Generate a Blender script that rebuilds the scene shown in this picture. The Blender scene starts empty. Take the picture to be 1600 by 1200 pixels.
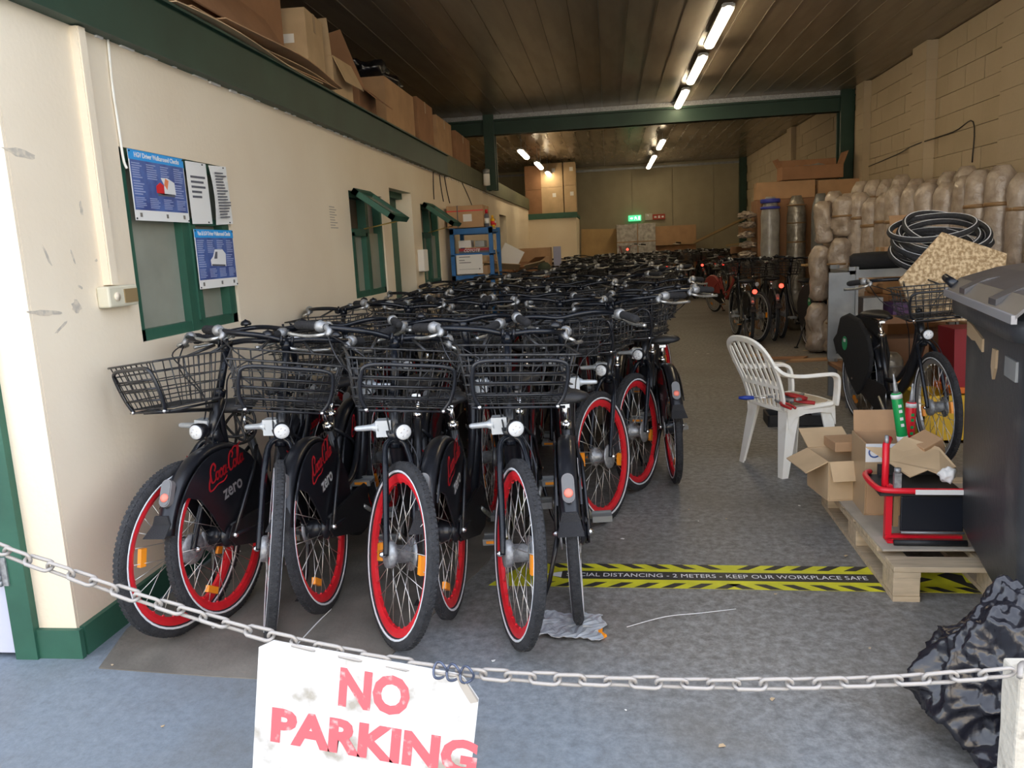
import bpy, math, random
import numpy as np
from mathutils import Vector, Matrix, Euler, noise

random.seed(7)
PI = math.pi
SC = bpy.context.scene
COL = SC.collection

# ------------------------------------------------------------------ camera
F = 1244.0
CAMZ = 1.45
_v = np.array([(950 - 800) / F, (379 - 600) / F, 1.0]); _v /= np.linalg.norm(_v)
_r, _p = math.radians(2.85), math.radians(9.7)
_u = np.array([-math.sin(_r) * math.cos(_p), -math.cos(_r) * math.cos(_p), -math.sin(_p)])
_u = _u - _v * (_u @ _v); _u /= np.linalg.norm(_u)
_x = np.cross(_v, _u)
RW = np.array([_x, _v, _u])          # world = RW @ cam(x right, y down, z forward)
cam = bpy.data.cameras.new('camera')
cam.sensor_width = 36.0
cam.lens = 36.0 * F / 1600.0
cam.clip_start = 0.05
cam.clip_end = 200
camo = bpy.data.objects.new('camera', cam)
COL.objects.link(camo)
M3 = Matrix([[RW[i][0], -RW[i][1], -RW[i][2]] for i in range(3)])
camo.matrix_world = Matrix.Translation((0, 0, CAMZ)) @ M3.to_4x4()
SC.camera = camo

# ------------------------------------------------------------------ world, sun, exposure
w = bpy.data.worlds.new('world'); SC.world = w; w.use_nodes = True
nt = w.node_tree; nt.nodes.clear()
out = nt.nodes.new('ShaderNodeOutputWorld'); bg = nt.nodes.new('ShaderNodeBackground')
sky = nt.nodes.new('ShaderNodeTexSky'); sky.sky_type = 'NISHITA'
sky.sun_disc = False; sky.sun_elevation = math.radians(52); sky.sun_rotation = math.radians(10)
sky.air_density = 1.0; sky.dust_density = 2.5; sky.ozone_density = 1.0
bg.inputs['Strength'].default_value = 0.42
hs_ = nt.nodes.new('ShaderNodeHueSaturation'); hs_.inputs['Saturation'].default_value = .42
nt.links.new(sky.outputs[0], hs_.inputs['Color']); nt.links.new(hs_.outputs[0], bg.inputs[0]); nt.links.new(bg.outputs[0], out.inputs[0])
sun = bpy.data.lights.new('sun', 'SUN'); sun.energy = 8.0; sun.angle = math.radians(0.6); sun.color = (1, .93, .82)
suno = bpy.data.objects.new('sun', sun); COL.objects.link(suno)
suno.rotation_euler = Vector((0.15, -0.62, -0.78)).to_track_quat('-Z', 'Y').to_euler()
SC.view_settings.view_transform = 'Standard'
SC.view_settings.look = 'None'
SC.view_settings.gamma = 1.0
SC.view_settings.use_curve_mapping = False
SC.view_settings.exposure = 1.24
SC.cycles.use_denoising = True
SC.cycles.max_bounces = 8
SC.cycles.diffuse_bounces = 5
SC.cycles.transparent_max_bounces = 8
SC.cycles.caustics_reflective = False
SC.cycles.caustics_refractive = False
SC.cycles.sample_clamp_indirect = 6.0

# ------------------------------------------------------------------ materials
MATS = {}
def mat(name, col, rough=0.6, metal=0.0, var=0.0, vscale=8.0, col2=None, bump=0.0, bscale=60.0, emit=None, est=0.0,
        trans=0.0, ior=1.45, spec=0.5, detail=4.0, lo=0.35, hi=0.65, stretch=None):
    m = bpy.data.materials.new(name); m.use_nodes = True
    n = m.node_tree; b = n.nodes['Principled BSDF']
    c = (*col, 1)
    b.inputs['Base Color'].default_value = c
    b.inputs['Roughness'].default_value = rough
    b.inputs['Metallic'].default_value = metal
    b.inputs['IOR'].default_value = ior
    b.inputs['Specular IOR Level'].default_value = spec
    b.inputs['Transmission Weight'].default_value = trans
    if emit:
        b.inputs['Emission Color'].default_value = (*emit, 1); b.inputs['Emission Strength'].default_value = est
    tc = n.nodes.new('ShaderNodeTexCoord')
    src = tc.outputs['Object']
    if stretch:
        mp = n.nodes.new('ShaderNodeMapping'); mp.inputs['Scale'].default_value = stretch
        n.links.new(src, mp.inputs[0]); src = mp.outputs[0]
    if var > 0 or col2:
        t = n.nodes.new('ShaderNodeTexNoise'); t.inputs['Scale'].default_value = vscale; t.inputs['Detail'].default_value = detail
        n.links.new(src, t.inputs['Vector'])
        r = n.nodes.new('ShaderNodeValToRGB')
        r.color_ramp.elements[0].position = lo; r.color_ramp.elements[1].position = hi
        if col2 is None:
            col2 = tuple(x * (1 - var) for x in col)
        r.color_ramp.elements[0].color = (*col2, 1); r.color_ramp.elements[1].color = c
        n.links.new(t.outputs['Fac'], r.inputs[0]); n.links.new(r.outputs[0], b.inputs['Base Color'])
    if bump > 0:
        t2 = n.nodes.new('ShaderNodeTexNoise'); t2.inputs['Scale'].default_value = bscale; t2.inputs['Detail'].default_value = 3
        n.links.new(src, t2.inputs['Vector'])
        bp = n.nodes.new('ShaderNodeBump'); bp.inputs['Strength'].default_value = bump; bp.inputs['Distance'].default_value = 0.01
        n.links.new(t2.outputs['Fac'], bp.inputs['Height']); n.links.new(bp.outputs[0], b.inputs['Normal'])
    MATS[name] = m
    return m

tyre_m = mat('tyre_rubber', (.035, .036, .04), .75, var=.4, vscale=40, bump=.6, bscale=180)
stripe_m = mat('reflective_stripe', (.8, .82, .85), .35)
red_m = mat('red_rim', (.72, .02, .03), .38, var=.15, vscale=20)
grey_rim_m = mat('grey_rim', (.45, .45, .44), .35, metal=.7)
spoke_m = mat('spoke_steel', (.6, .58, .54), .35, metal=.9)
black_m = mat('black_paint', (.012, .013, .017), .28, var=.3, vscale=30, spec=.6)
bluebl_m = mat('blue_black_paint', (.008, .010, .015), .25, spec=.45, var=.35, vscale=50)
plast_m = mat('black_plastic', (.018, .018, .02), .5, bump=.15, bscale=200, var=.3, vscale=25)
wire_m = mat('basket_wire', (.02, .02, .022), .35, metal=.3, col2=(.05, .05, .05), vscale=60)
grip_m = mat('grip_rubber', (.022, .022, .024), .85, bump=.5, bscale=300)
silver_m = mat('silver_metal', (.62, .62, .6), .38, metal=.85, var=.3, vscale=50)
alu_m = mat('dull_aluminium', (.42, .43, .44), .5, metal=.6, var=.35, vscale=60)
chrome_m = mat('chrome', (.75, .75, .75), .15, metal=1)
amber_m = mat('amber_reflector', (.95, .32, .02), .3, emit=(.95, .32, .02), est=0)
redlens_m = mat('red_lens', (.85, .1, .07), .25)
reddot_m = mat('lit_red_lamp', (.9, .03, .02), .3, emit=(1, .05, .03), est=2.0)
clear_m = mat('clear_lens', (.72, .74, .76), .12, spec=.8)
smoke_m = mat('smoky_lens', (.16, .15, .15), .2)
coke_m = mat('red_print', (.55, .02, .03), .45)
white_m = mat('white_print', (.78, .78, .78), .5)
fab_m = mat('black_cloth', (.015, .015, .016), .9, bump=.4, bscale=120)
green_print = mat('green_print', (.03, .3, .12), .6)
cream_m = mat('chair_plastic', (.86, .83, .75), .4, vscale=6, col2=(.76, .71, .60), lo=.3, hi=.45)
card_m = mat('cardboard', (.50, .31, .17), .85, var=.16, vscale=5, bump=.1, bscale=30)
card2_m = mat('cardboard_dark', (.36, .19, .10), .85, var=.2, vscale=4)
card3_m = mat('cardboard_pale', (.58, .42, .25), .85, var=.15, vscale=5)
tape_m = mat('packing_tape', (.42, .30, .18), .3)
green_m = mat('green_paint', (.03, .115, .075), .5, var=.25, vscale=4, bump=.1, bscale=40)
dgreen_m = mat('dark_green_steel', (.02, .055, .038), .5, var=.25, vscale=3)
wood_m = mat('pallet_wood', (.60, .47, .31), .8, var=.25, vscale=3, stretch=(2, 14, 14), bump=.2, bscale=50)
ply_m = mat('plywood', (.52, .36, .17), .75, var=.2, vscale=2, stretch=(1, 6, 1))
osb_m = mat('strand_board', (.6, .46, .28), .8, col2=(.3, .2, .1), vscale=45, detail=9, lo=.42, hi=.6)
blue_m = mat('blue_steel', (.02, .15, .42), .45, var=.15)
redp_m = mat('red_powder_coat', (.70, .015, .03), .3)
wrap_m = mat('stretch_wrap', (.50, .42, .34), .34, col2=(.27, .205, .15), vscale=9, lo=.3, hi=.7, bump=.9, bscale=28, detail=8, spec=.9)
wrapg_m = mat('grey_wrap', (.36, .35, .33), .3, var=.3, vscale=10, bump=.6, bscale=20, spec=.8)
foil_m = mat('foil_wrap', (.38, .35, .3), .3, metal=.4, var=.4, vscale=12, bump=.8, bscale=26)
greymet_m = mat('grey_metal', (.30, .31, .31), .4, metal=.4, var=.2)
bag_m = mat('bin_bag_plastic', (.012, .012, .017), .27, spec=.8, bump=.5, bscale=18)
bin_m = mat('bin_plastic', (.035, .037, .042), .42, col2=(.10, .10, .095), vscale=3.2, lo=.22, hi=.42, detail=8, bump=.15, bscale=40)
lid_m = mat('lid_plastic', (.085, .08, .08), .3, var=.3, vscale=5, spec=.6)
galv_m = mat('chain_steel', (.37, .345, .32), .5, metal=.3, col2=(.28, .2, .14), vscale=18, lo=.25, hi=.4)
yellow_m = mat('yellow_vinyl', (.72, .68, .03), .5, var=.2, vscale=12)
blackv_m = mat('black_vinyl', (.03, .03, .03), .5)
paper_m = mat('paper', (.82, .81, .78), .8)
ink_m = mat('ink', (.12, .12, .14), .8)
pink_m = mat('pinkish_red_paint', (.45, .08, .07), .5)

def graph_mat(name, rough=.8, spec=.5):
    m = bpy.data.materials.new(name); m.use_nodes = True
    n = m.node_tree; b = n.nodes['Principled BSDF']; b.inputs['Roughness'].default_value = rough
    b.inputs['Specular IOR Level'].default_value = spec
    MATS[name] = m
    return m, n, b
def nd(n, typ, **kw):
    x = n.nodes.new(typ)
    for k, v in kw.items():
        if k in x.inputs: x.inputs[k].default_value = v
        else: setattr(x, k, v)
    return x
def ramp(n, fac, stops):
    r = n.nodes.new('ShaderNodeValToRGB'); e = r.color_ramp.elements
    while len(e) < len(stops): e.new(0.5)
    for i, (p, c) in enumerate(stops):
        e[i].position = p; e[i].color = (*c, 1) if len(c) == 3 else c
    n.links.new(fac, r.inputs[0]); return r.outputs[0]
def mixc(n, fac, a, b):
    x = n.nodes.new('ShaderNodeMix'); x.data_type = 'RGBA'
    if isinstance(fac, (int, float)): x.inputs[0].default_value = fac
    else: n.links.new(fac, x.inputs[0])
    for s, k in ((a, 6), (b, 7)):
        if isinstance(s, tuple): x.inputs[k].default_value = (*s, 1)
        else: n.links.new(s, x.inputs[k])
    return x.outputs[2]

# painted concrete floor: grey, with blue paint surviving near the threshold and brown dirt
floor_m, n, b = graph_mat('painted_concrete', .55)
g = nd(n, 'ShaderNodeNewGeometry')
n1 = nd(n, 'ShaderNodeTexNoise', Scale=1.3, Detail=6.0); n2 = nd(n, 'ShaderNodeTexNoise', Scale=26.0, Detail=10.0, Roughness=.78)
n3 = nd(n, 'ShaderNodeTexNoise', Scale=70.0, Detail=4.0)
for q in (n1, n2, n3): n.links.new(g.outputs['Position'], q.inputs['Vector'])
base = ramp(n, n2.outputs['Fac'], [(.38, (.13, .122, .11)), (.5, (.215, .205, .188)), (.62, (.32, .31, .29))])
blue = ramp(n, n2.outputs['Fac'], [(.3, (.14, .16, .18)), (.5, (.19, .225, .26)), (.7, (.24, .28, .32))])
sx = nd(n, 'ShaderNodeSeparateXYZ'); n.links.new(g.outputs['Position'], sx.inputs[0])
# blue paint patch: y<2.75 and x<-0.3, noisy border
ma = nd(n, 'ShaderNodeMath', operation='MULTIPLY_ADD'); ma.inputs[1].default_value = .55; ma.inputs[2].default_value = 0
n.links.new(sx.outputs[0], ma.inputs[0])
mb = nd(n, 'ShaderNodeMath', operation='ADD'); n.links.new(ma.outputs[0], mb.inputs[0]); n.links.new(sx.outputs[1], mb.inputs[1])
mc = nd(n, 'ShaderNodeMath', operation='ADD'); n.links.new(mb.outputs[0], mc.inputs[0]); n.links.new(n1.outputs['Fac'], mc.inputs[1])
fac = ramp(n, mc.outputs[0], [(0, (1, 1, 1)), (1, (0, 0, 0))])
mr = nd(n, 'ShaderNodeMapRange'); mr.inputs[1].default_value = 2.3; mr.inputs[2].default_value = 3.3; mr.inputs[3].default_value = 1; mr.inputs[4].default_value = 0
n.links.new(mc.outputs[0], mr.inputs[0])
c1 = mixc(n, mr.outputs[0], base, blue)
dirt = ramp(n, n1.outputs['Fac'], [(.45, (0, 0, 0)), (.7, (.55, .55, .55))])
c2 = mixc(n, dirt, c1, (.13, .115, .09))
n.links.new(c2, b.inputs['Base Color'])
bp = nd(n, 'ShaderNodeBump', Strength=.35, Distance=.004); n.links.new(n3.outputs['Fac'], bp.inputs['Height']); n.links.new(bp.outputs[0], b.inputs['Normal'])

# cream painted plaster with a few scuffs
wall_m, n, b = graph_mat('cream_plaster', .75, .3)
g = nd(n, 'ShaderNodeNewGeometry')
n1 = nd(n, 'ShaderNodeTexNoise', Scale=.9, Detail=5.0); n2 = nd(n, 'ShaderNodeTexNoise', Scale=5.0, Detail=8.0, Roughness=.7); n3 = nd(n, 'ShaderNodeTexNoise', Scale=45.0, Detail=4.0)
for q in (n1, n2, n3): n.links.new(g.outputs['Position'], q.inputs['Vector'])
c1 = ramp(n, n1.outputs['Fac'], [(.3, (.77, .65, .49)), (.65, (.86, .76, .60))])
sc = ramp(n, n2.outputs['Fac'], [(.70, (0, 0, 0)), (.76, (.5, .5, .5))])
c2 = mixc(n, sc, c1, (.42, .38, .31))
n.links.new(c2, b.inputs['Base Color'])
bp = nd(n, 'ShaderNodeBump', Strength=.3, Distance=.004); n.links.new(n3.outputs['Fac'], bp.inputs['Height']); n.links.new(bp.outputs[0], b.inputs['Normal'])

block_m, n, b = graph_mat('painted_block', .8, .3)
g = nd(n, 'ShaderNodeNewGeometry'); oi = nd(n, 'ShaderNodeObjectInfo')
n1 = nd(n, 'ShaderNodeTexNoise', Scale=2.0, Detail=6.0); n3 = nd(n, 'ShaderNodeTexNoise', Scale=30.0, Detail=5.0)
for q in (n1, n3): n.links.new(g.outputs['Position'], q.inputs['Vector'])
c1 = ramp(n, n1.outputs['Fac'], [(.3, (.42, .34, .23)), (.7, (.52, .43, .30))])
c2 = mixc(n, .5, c1, ramp(n, oi.outputs['Random'], [(0, (.46, .38, .26)), (1, (.52, .43, .31))]))
n.links.new(c2, b.inputs['Base Color'])
bp = nd(n, 'ShaderNodeBump', Strength=.5, Distance=.006); n.links.new(n3.outputs['Fac'], bp.inputs['Height']); n.links.new(bp.outputs[0], b.inputs['Normal'])
ceil_m = mat('ceiling_panel_laminate', (.27, .22, .16), .26, var=.18, vscale=1.5, stretch=(4, .6, 1), spec=.6)
back_m = mat('back_wall_panel', (.36, .32, .22), .7, var=.12, vscale=2)
ground_m = mat('outdoor_concrete', (.52, .47, .40), .9, var=.25, vscale=2, bump=.3)
brick_m = mat('outdoor_render', (.66, .56, .42), .9, var=.15, vscale=1)
tube_m = mat('lamp_tube', (1, 1, 1), .5, emit=(1, .80, .52), est=11.0)
exit_m = mat('exit_sign_lit', (.05, .5, .2), .5, emit=(.1, .9, .35), est=.5)
exitw_m = mat('exit_sign_white', (.8, 1, .85), .5, emit=(.7, 1, .8), est=.8)
glass_m = mat('window_glass', (.33, .34, .28), .2, spec=.8, var=.2, vscale=3)
blind_m = mat('roller_blind', (.50, .48, .38), .8, var=.1, vscale=4)
lino_m = mat('worn_floor_sheet', (.20, .18, .15), .65, var=.35, vscale=5, bump=.2, detail=8)
sign_m = mat('sign_board', (.72, .72, .72), .55, col2=(.38, .35, .30), vscale=11, lo=.34, hi=.46, detail=10)
signred_m = mat('sign_red', (.72, .13, .15), .6, col2=(.78, .5, .48), vscale=30, lo=.3, hi=.42, detail=6)
poster_m = mat('poster_navy', (.05, .08, .26), .4, col2=(.09, .16, .42), vscale=12)
posterb_m = mat('poster_sky_blue', (.02, .32, .75), .4)
poster_t = mat('poster_text', (.34, .4, .62), .5)

# ------------------------------------------------------------------ mesh builder
class MB:
    def __init__(s): s.v = []; s.f = []; s.m = []; s.s = []
    def add(s, vs, fs, mi=0, sm=False):
        o = len(s.v); s.v.extend(tuple(map(float, p)) for p in vs)
        for f in fs: s.f.append(tuple(i + o for i in f)); s.m.append(mi); s.s.append(sm)
        return s
    def box(s, x0, x1, y0, y1, z0, z1, mi=0, M=None):
        vs = [Vector((x, y, z)) for x in (x0, x1) for y in (y0, y1) for z in (z0, z1)]
        if M is not None: vs = [M @ v for v in vs]
        fs = [(0, 1, 3, 2), (4, 6, 7, 5), (0, 4, 5, 1), (2, 3, 7, 6), (0, 2, 6, 4), (1, 5, 7, 3)]
        return s.add(vs, fs, mi)
    def tube(s, pts, r, n=6, closed=False, mi=0, sm=True, flat=None):
        P = [Vector(p) for p in pts]; k = len(P)
        R = r if isinstance(r, (list, tuple)) else [r] * k
        vs = []; a = None
        for i in range(k):
            if closed: t = P[(i + 1) % k] - P[i - 1]
            else: t = P[min(i + 1, k - 1)] - P[max(i - 1, 0)]
            t.normalize()
            if a is None:
                a = Vector((0, 0, 1)) if abs(t.z) < .9 else Vector((1, 0, 0))
                if flat is not None: a = Vector(flat)
            a = (a - t * a.dot(t)).normalized(); b_ = t.cross(a)
            for j in range(n):
                q = 2 * PI * j / n
                vs.append(P[i] + (a * math.cos(q) + b_ * math.sin(q)) * R[i])
        fs = []
        for i in range(k if closed else k - 1):
            i2 = (i + 1) % k
            for j in range(n):
                j2 = (j + 1) % n
                fs.append((i * n + j, i * n + j2, i2 * n + j2, i2 * n + j))
        if not closed:
            fs.append(tuple(range(n))[::-1]); fs.append(tuple((k - 1) * n + j for j in range(n)))
        return s.add(vs, fs, mi, sm)
    def cyl(s, p0, p1, r0, r1=None, n=12, mi=0, sm=True):
        return s.tube([p0, p1], [r0, r0 if r1 is None else r1], n, mi=mi, sm=sm)
    def loft(s, secs, mi=0, sm=True, cap=True):
        n = len(secs[0]); vs = [p for q in secs for p in q]; fs = []
        for i in range(len(secs) - 1):
            for j in range(n):
                j2 = (j + 1) % n; fs.append((i * n + j, i * n + j2, (i + 1) * n + j2, (i + 1) * n + j))
        if cap: fs.append(tuple(range(n))[::-1]); fs.append(tuple((len(secs) - 1) * n + j for j in range(n)))
        return s.add(vs, fs, mi, sm)
    def lathe(s, prof, c=(0, 0, 0), ax='z', n=16, mi=0, sm=True):
        vs = []
        for r, h in prof:
            for j in range(n):
                q = 2 * PI * j / n; a, b_ = r * math.cos(q), r * math.sin(q)
                v = (a, b_, h) if ax == 'z' else ((h, a, b_) if ax == 'x' else (b_, h, a))
                vs.append((v[0] + c[0], v[1] + c[1], v[2] + c[2]))
        fs = []
        for i in range(len(prof) - 1):
            for j in range(n):
                j2 = (j + 1) % n; fs.append((i * n + j, i * n + j2, (i + 1) * n + j2, (i + 1) * n + j))
        fs.append(tuple(range(n))[::-1]); fs.append(tuple((len(prof) - 1) * n + j for j in range(n)))
        return s.add(vs, fs, mi, sm)
    def ring(s, prof, c, n=40, mi=0, sm=True, M=None):
        """closed profile [(radius, x)] swept about the x axis at c"""
        k = len(prof); vs = []
        for i in range(n):
            q = 2 * PI * i / n
            for r, x in prof:
                v = Vector((x, r * math.cos(q), r * math.sin(q)))
                if M is not None: v = M @ v
                vs.append((v[0] + c[0], v[1] + c[1], v[2] + c[2]))
        fs = []
        for i in range(n):
            i2 = (i + 1) % n
            for j in range(k):
                j2 = (j + 1) % k; fs.append((i * k + j, i * k + j2, i2 * k + j2, i2 * k + j))
        return s.add(vs, fs, mi, sm)
    def prism(s, poly, f0, f1, mi=0, sm=False):
        """poly 2d; f0,f1 map (a,b)->3d for both faces"""
        n = len(poly); vs = [f0(*p) for p in poly] + [f1(*p) for p in poly]
        fs = [tuple(range(n)), tuple(range(2 * n - 1, n - 1, -1))]
        fs += [(i, n + i, n + (i + 1) % n, (i + 1) % n) for i in range(n)]
        return s.add(vs, fs, mi, sm)
    def join(s, o, M=None, mo=0):
        k = len(s.v)
        for p in o.v:
            s.v.append(tuple(M @ Vector(p)) if M is not None else p)
        s.f.extend(tuple(i + k for i in f) for f in o.f); s.m.extend(i + mo for i in o.m); s.s.extend(o.s)
        return s
    def mesh(s, name, mats):
        me = bpy.data.meshes.new(name); me.from_pydata(s.v, [], s.f)
        for m in (mats if isinstance(mats, (list, tuple)) else [mats]): me.materials.append(m)
        me.polygons.foreach_set('material_index', s.m); me.polygons.foreach_set('use_smooth', s.s)
        me.update(); return me

def link(name, me, parent=None, M=None, **kw):
    o = bpy.data.objects.new(name, me); COL.objects.link(o)
    if parent is not None: o.parent = parent
    if M is not None: o.matrix_basis = M
    for k, v in kw.items(): o[k] = v
    return o
def build(name, mb, mats, parent=None, M=None, **kw): return link(name, mb.mesh(name, mats), parent, M, **kw)
def thing(name, label, cat, loc=(0, 0, 0), rz=0, group=None, rot=None):
    o = bpy.data.objects.new(name, None); COL.objects.link(o); o.empty_display_size = .1
    o.location = loc; o.rotation_euler = rot if rot else (0, 0, rz)
    o['label'] = label; o['category'] = cat
    if group: o['group'] = group
    return o
def tag(o, label, cat, group=None, kind=None):
    o['label'] = label; o['category'] = cat
    if group: o['group'] = group
    if kind: o['kind'] = kind
    return o
def struct(name, mb, mats, label=None, parent=None, M=None):
    o = build(name, mb, mats, parent, M)
    if parent is None: o['kind'] = 'structure'
    if label: o['label'] = label
    return o
def soft(me_or_obj, width=.004, seg=2):
    m = me_or_obj.modifiers.new('bevel', 'BEVEL'); m.width = width; m.segments = seg; m.limit_method = 'ANGLE'
    return me_or_obj
def textmesh(body, size, shear=0, extrude=.0005, offset=0, space=1.0, align='CENTER', mats=None):
    c = bpy.data.curves.new('t', 'FONT'); c.body = body; c.size = size; c.shear = shear; c.extrude = extrude; c.offset = offset
    c.space_character = space; c.align_x = align; c.align_y = 'CENTER'; c.resolution_u = 3
    o = bpy.data.objects.new('t', c); COL.objects.link(o)
    dg = bpy.context.evaluated_depsgraph_get()
    me = bpy.data.meshes.new_from_object(o.evaluated_get(dg)); COL.objects.unlink(o); bpy.data.objects.remove(o)
    me.materials.clear(); me.materials.append(mats)
    return me
def smooth_path(pts, k=5, closed=False):
    P = [Vector(p) for p in pts]; out_ = []; n_ = len(P)
    for i in range(n_ if closed else n_ - 1):
        if closed: a, b_, c, d = P[i - 1], P[i], P[(i + 1) % n_], P[(i + 2) % n_]
        else: a, b_, c, d = P[max(i - 1, 0)], P[i], P[i + 1], P[min(i + 2, n_ - 1)]
        for j in range(k):
            t = j / k
            out_.append(.5 * ((2 * b_) + (c - a) * t + (2 * a - 5 * b_ + 4 * c - d) * t * t + (3 * b_ - a - 3 * c + d) * t ** 3))
    if not closed: out_.append(P[-1])
    return out_
def Tm(x, y, z, rx=0, ry=0, rz=0): return Matrix.Translation((x, y, z)) @ Euler((rx, ry, rz)).to_matrix().to_4x4()

# ================================================================== STRUCTURE
XL, XR, YF, YB, ZC = -2.03, 3.9, 2.6, 23.7, 3.6
m = MB(); m.box(-14, 14, -16, 24.2, -.12, 0)
struct('floor', m, floor_m, 'grey painted concrete floor with blue paint worn at the threshold')

wins = [(3.25, 4.2, 1.12, 1.95), (6.28, 7.23, 1.10, 1.96), (7.5, 8.36, 0, 2.06), (8.75, 9.7, 1.08, 1.97), (15.3, 16.3, 0, 2.08)]
m = MB(); y = YF; T = .24
for (a, b_, z0, z1) in wins:
    m.box(XL - T, XL, y, a, 0, 2.39)
    if z0 > 0: m.box(XL - T, XL, a, b_, 0, z0)
    m.box(XL - T, XL, a, b_, z1, 2.39)
    y = b_
m.box(XL - T, XL, y, YB, 0, 2.39)
struct('wall_left', m, wall_m)
m = MB(); m.box(-5.0, -4.9, YF, YB, 2.39, ZC + .3)
struct('wall_upper_left', m, back_m)
m = MB(); m.box(-5.0, XL - .02, YF + .1, YB, 2.39, 2.6)
struct('floor_mezzanine', m, ply_m)
# office rooms behind the left wall
m = MB(); m.box(-4.2, -4.1, YF, YB, 0, 2.39); m.box(-4.1, XL - T, 7.35, 7.42, 0, 2.39); m.box(-4.1, XL - T, 4.6, 4.7, 0, 2.39); m.box(-4.1, XL - T, 12, 12.1, 0, 2.39)
struct('wall_office', m, wall_m)

# facade left: pier, facade above, right
m = MB(); m.box(-2.25, XL - .001, YF - .014, YF - .001, 0, 2.37)
struct('wall_pier', m, wall_m, 'bright cream painted pier at the mouth of the warehouse')
m = MB(); m.box(-9, -3.05, YF - .02, YF + .25, 0, 4.2); m.box(-3.05, XR, YF - .02, YF + .25, 3.3, 4.2); m.box(XR, 9, YF - .02, YF + .25, 0, 4.2)
m.box(-3.05, -2.0, YF - .02, YF + .02, 2.75, 3.3)
struct('wall_facade', m, brick_m)
m = MB(); m.box(-9, 9, YF - .02, YB + .3, 3.95, 4.1); m.box(-9, -5, YF, YB, 0, 3.95)
struct('roof_slab', m, back_m)
m = MB(); m.box(-20, 20, -15.6, -15, 0, 5.0)
struct('wall_opposite', m, brick_m)
# door frame and door at far left
m = MB(); m.box(-2.275, -2.185, YF - .045, YF + .05, 0, 2.39); m.box(-3.0, -2.19, YF - .045, YF + .05, 2.1, 2.39)
o = struct('trim_1', m, green_m, 'green painted door frame with chipped edges')
m = MB(); m.box(-3.0, -2.282, YF - .03, YF + .02, .02, 2.1)
d1 = struct('door_1', m, mat('lilac_grey_paint', (.52, .54, .66), .6, col2=(.36, .22, .14), vscale=2.5, lo=.38, hi=.42))
m = MB()
for k in range(5): m.cyl((-2.280, YF - .055, .30 + k * .022), (-2.280, YF - .055, .32 + k * .022), .008, n=8)
m.box(-2.315, -2.28, YF - .052, YF - .030, .30, .41); m.box(-2.28, -2.25, YF - .052, YF - .044, .30, .41)
build('hinge', m, alu_m, d1)
m = MB(); m.box(XL, XL + .022, YF, 14.8, 0, .115); m.box(-2.19, XL + .022, YF - .034, YF - .012, 0, .115)
struct('baseboard_left', m, green_m)

# fascia beam along the mezzanine
m = MB(); m.box(XL - .1, -2.0, YF - .03, 10.3, 2.39, 2.64); m.box(XL - .1, -1.965, YF - .03, 10.3, 2.375, 2.392); m.box(XL - .1, -1.975, YF - .03, 10.3, 2.632, 2.645)
struct('trim_2', m, dgreen_m, 'dark green steel edge beam of the mezzanine')
m = MB(); m.box(XL - .1, -2.0, 10.3, YB, 2.39, 2.66)
struct('trim_3', m, mat('olive_steel', (.11, .115, .06), .6, var=.2))
m = MB()
for k in range(60):
    y = 3.2 + k * .19 + random.uniform(-.05, .05); l = random.uniform(.02, .16)
    m.box(XL, XL + .012, y, y + l, 2.372 - random.uniform(0, .008), 2.379)
struct('trim_4', m, paper_m)['kind'] = 'stuff'
tag(SC.objects['trim_4'], 'flaking white filler along the beam foot', 'filler', kind='stuff')

# right wall of painted blocks
m = MB(); m.box(XR + .03, XR + .3, YF, YB, 0, ZC)
wr = struct('wall_right', m, block_m)
blk = MB(); blk.box(0, .05, 0, .444, 0, .219)
bme = blk.mesh('brick', block_m)
Hc, Lb = .225, .45
rest = MB()
for r_ in range(16):
    for c_ in range(47):
        z = r_ * Hc; y = YF + c_ * Lb + (Lb / 2 if r_ % 2 else 0)
        if y + Lb > YB: continue
        px = random.uniform(-.004, .003)
        if z > 1.5 and 6.6 < y < 13.6:
            link('brick', bme, wr, Matrix.Translation((XR - .015 + px, y, z)))
        else:
            rest.box(XR - .015 + px, XR + .04, y, y + Lb - .006, z, z + Hc - .006)
o = build('brickwork', rest, block_m, wr); o['kind'] = 'stuff'
for i, (a, b_, t) in enumerate([(10.35, 10.8, .14), (12.75, 13.15, .12), (8.05, 8.6, .09), (17.5, 17.9, .12)]):
    pm = MB()
    for r_ in range(16): pm.box(XR - t, XR - .01, a + random.uniform(-.004, .004), b_, r_ * Hc, r_ * Hc + Hc - .005)
    pm.box(XR - t + .008, XR - .02, a + .01, b_ - .01, 0, ZC - .02)
    struct('pilaster', pm, block_m)
# back wall
m = MB(); m.box(-5, XR + .3, YB, YB + .2, 0, ZC + .1)
bw = struct('wall_back', m, back_m)
x = -5
pm = MB(); pm.box(0, 1.13, 0, .03, 0, ZC - .12); pme = pm.mesh('panel', back_m)
for k in range(8): link('panel', pme, bw, Matrix.Translation((-5 + k * 1.145, YB - .03 - random.uniform(0, .008), 0)))
m = MB(); m.box(-5, XR, YB - .09, YB - .03, ZC - .13, ZC - .07)
struct('trim_5', m, greymet_m)
# ceiling of long laminated panels
m = MB(); m.box(-5, XR + .3, YF, YB + .2, ZC + .03, ZC + .1)
ce = struct('ceiling', m, black_m)
for (y0, y1) in ((YF, 13.5), (13.7, YB)):
    pm = MB(); pm.box(0, .271, y0, y1, 0, .03); pm.box(.262, .271, y0, y1, -.006, 0)
    pme = pm.mesh('panel', ceil_m)
    for k in range(33):
        xx = -4.98 + k * .275
        if xx < XR: link('panel', pme, ce, Matrix.Translation((xx, 0, ZC + random.uniform(-.003, .003))))
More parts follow.
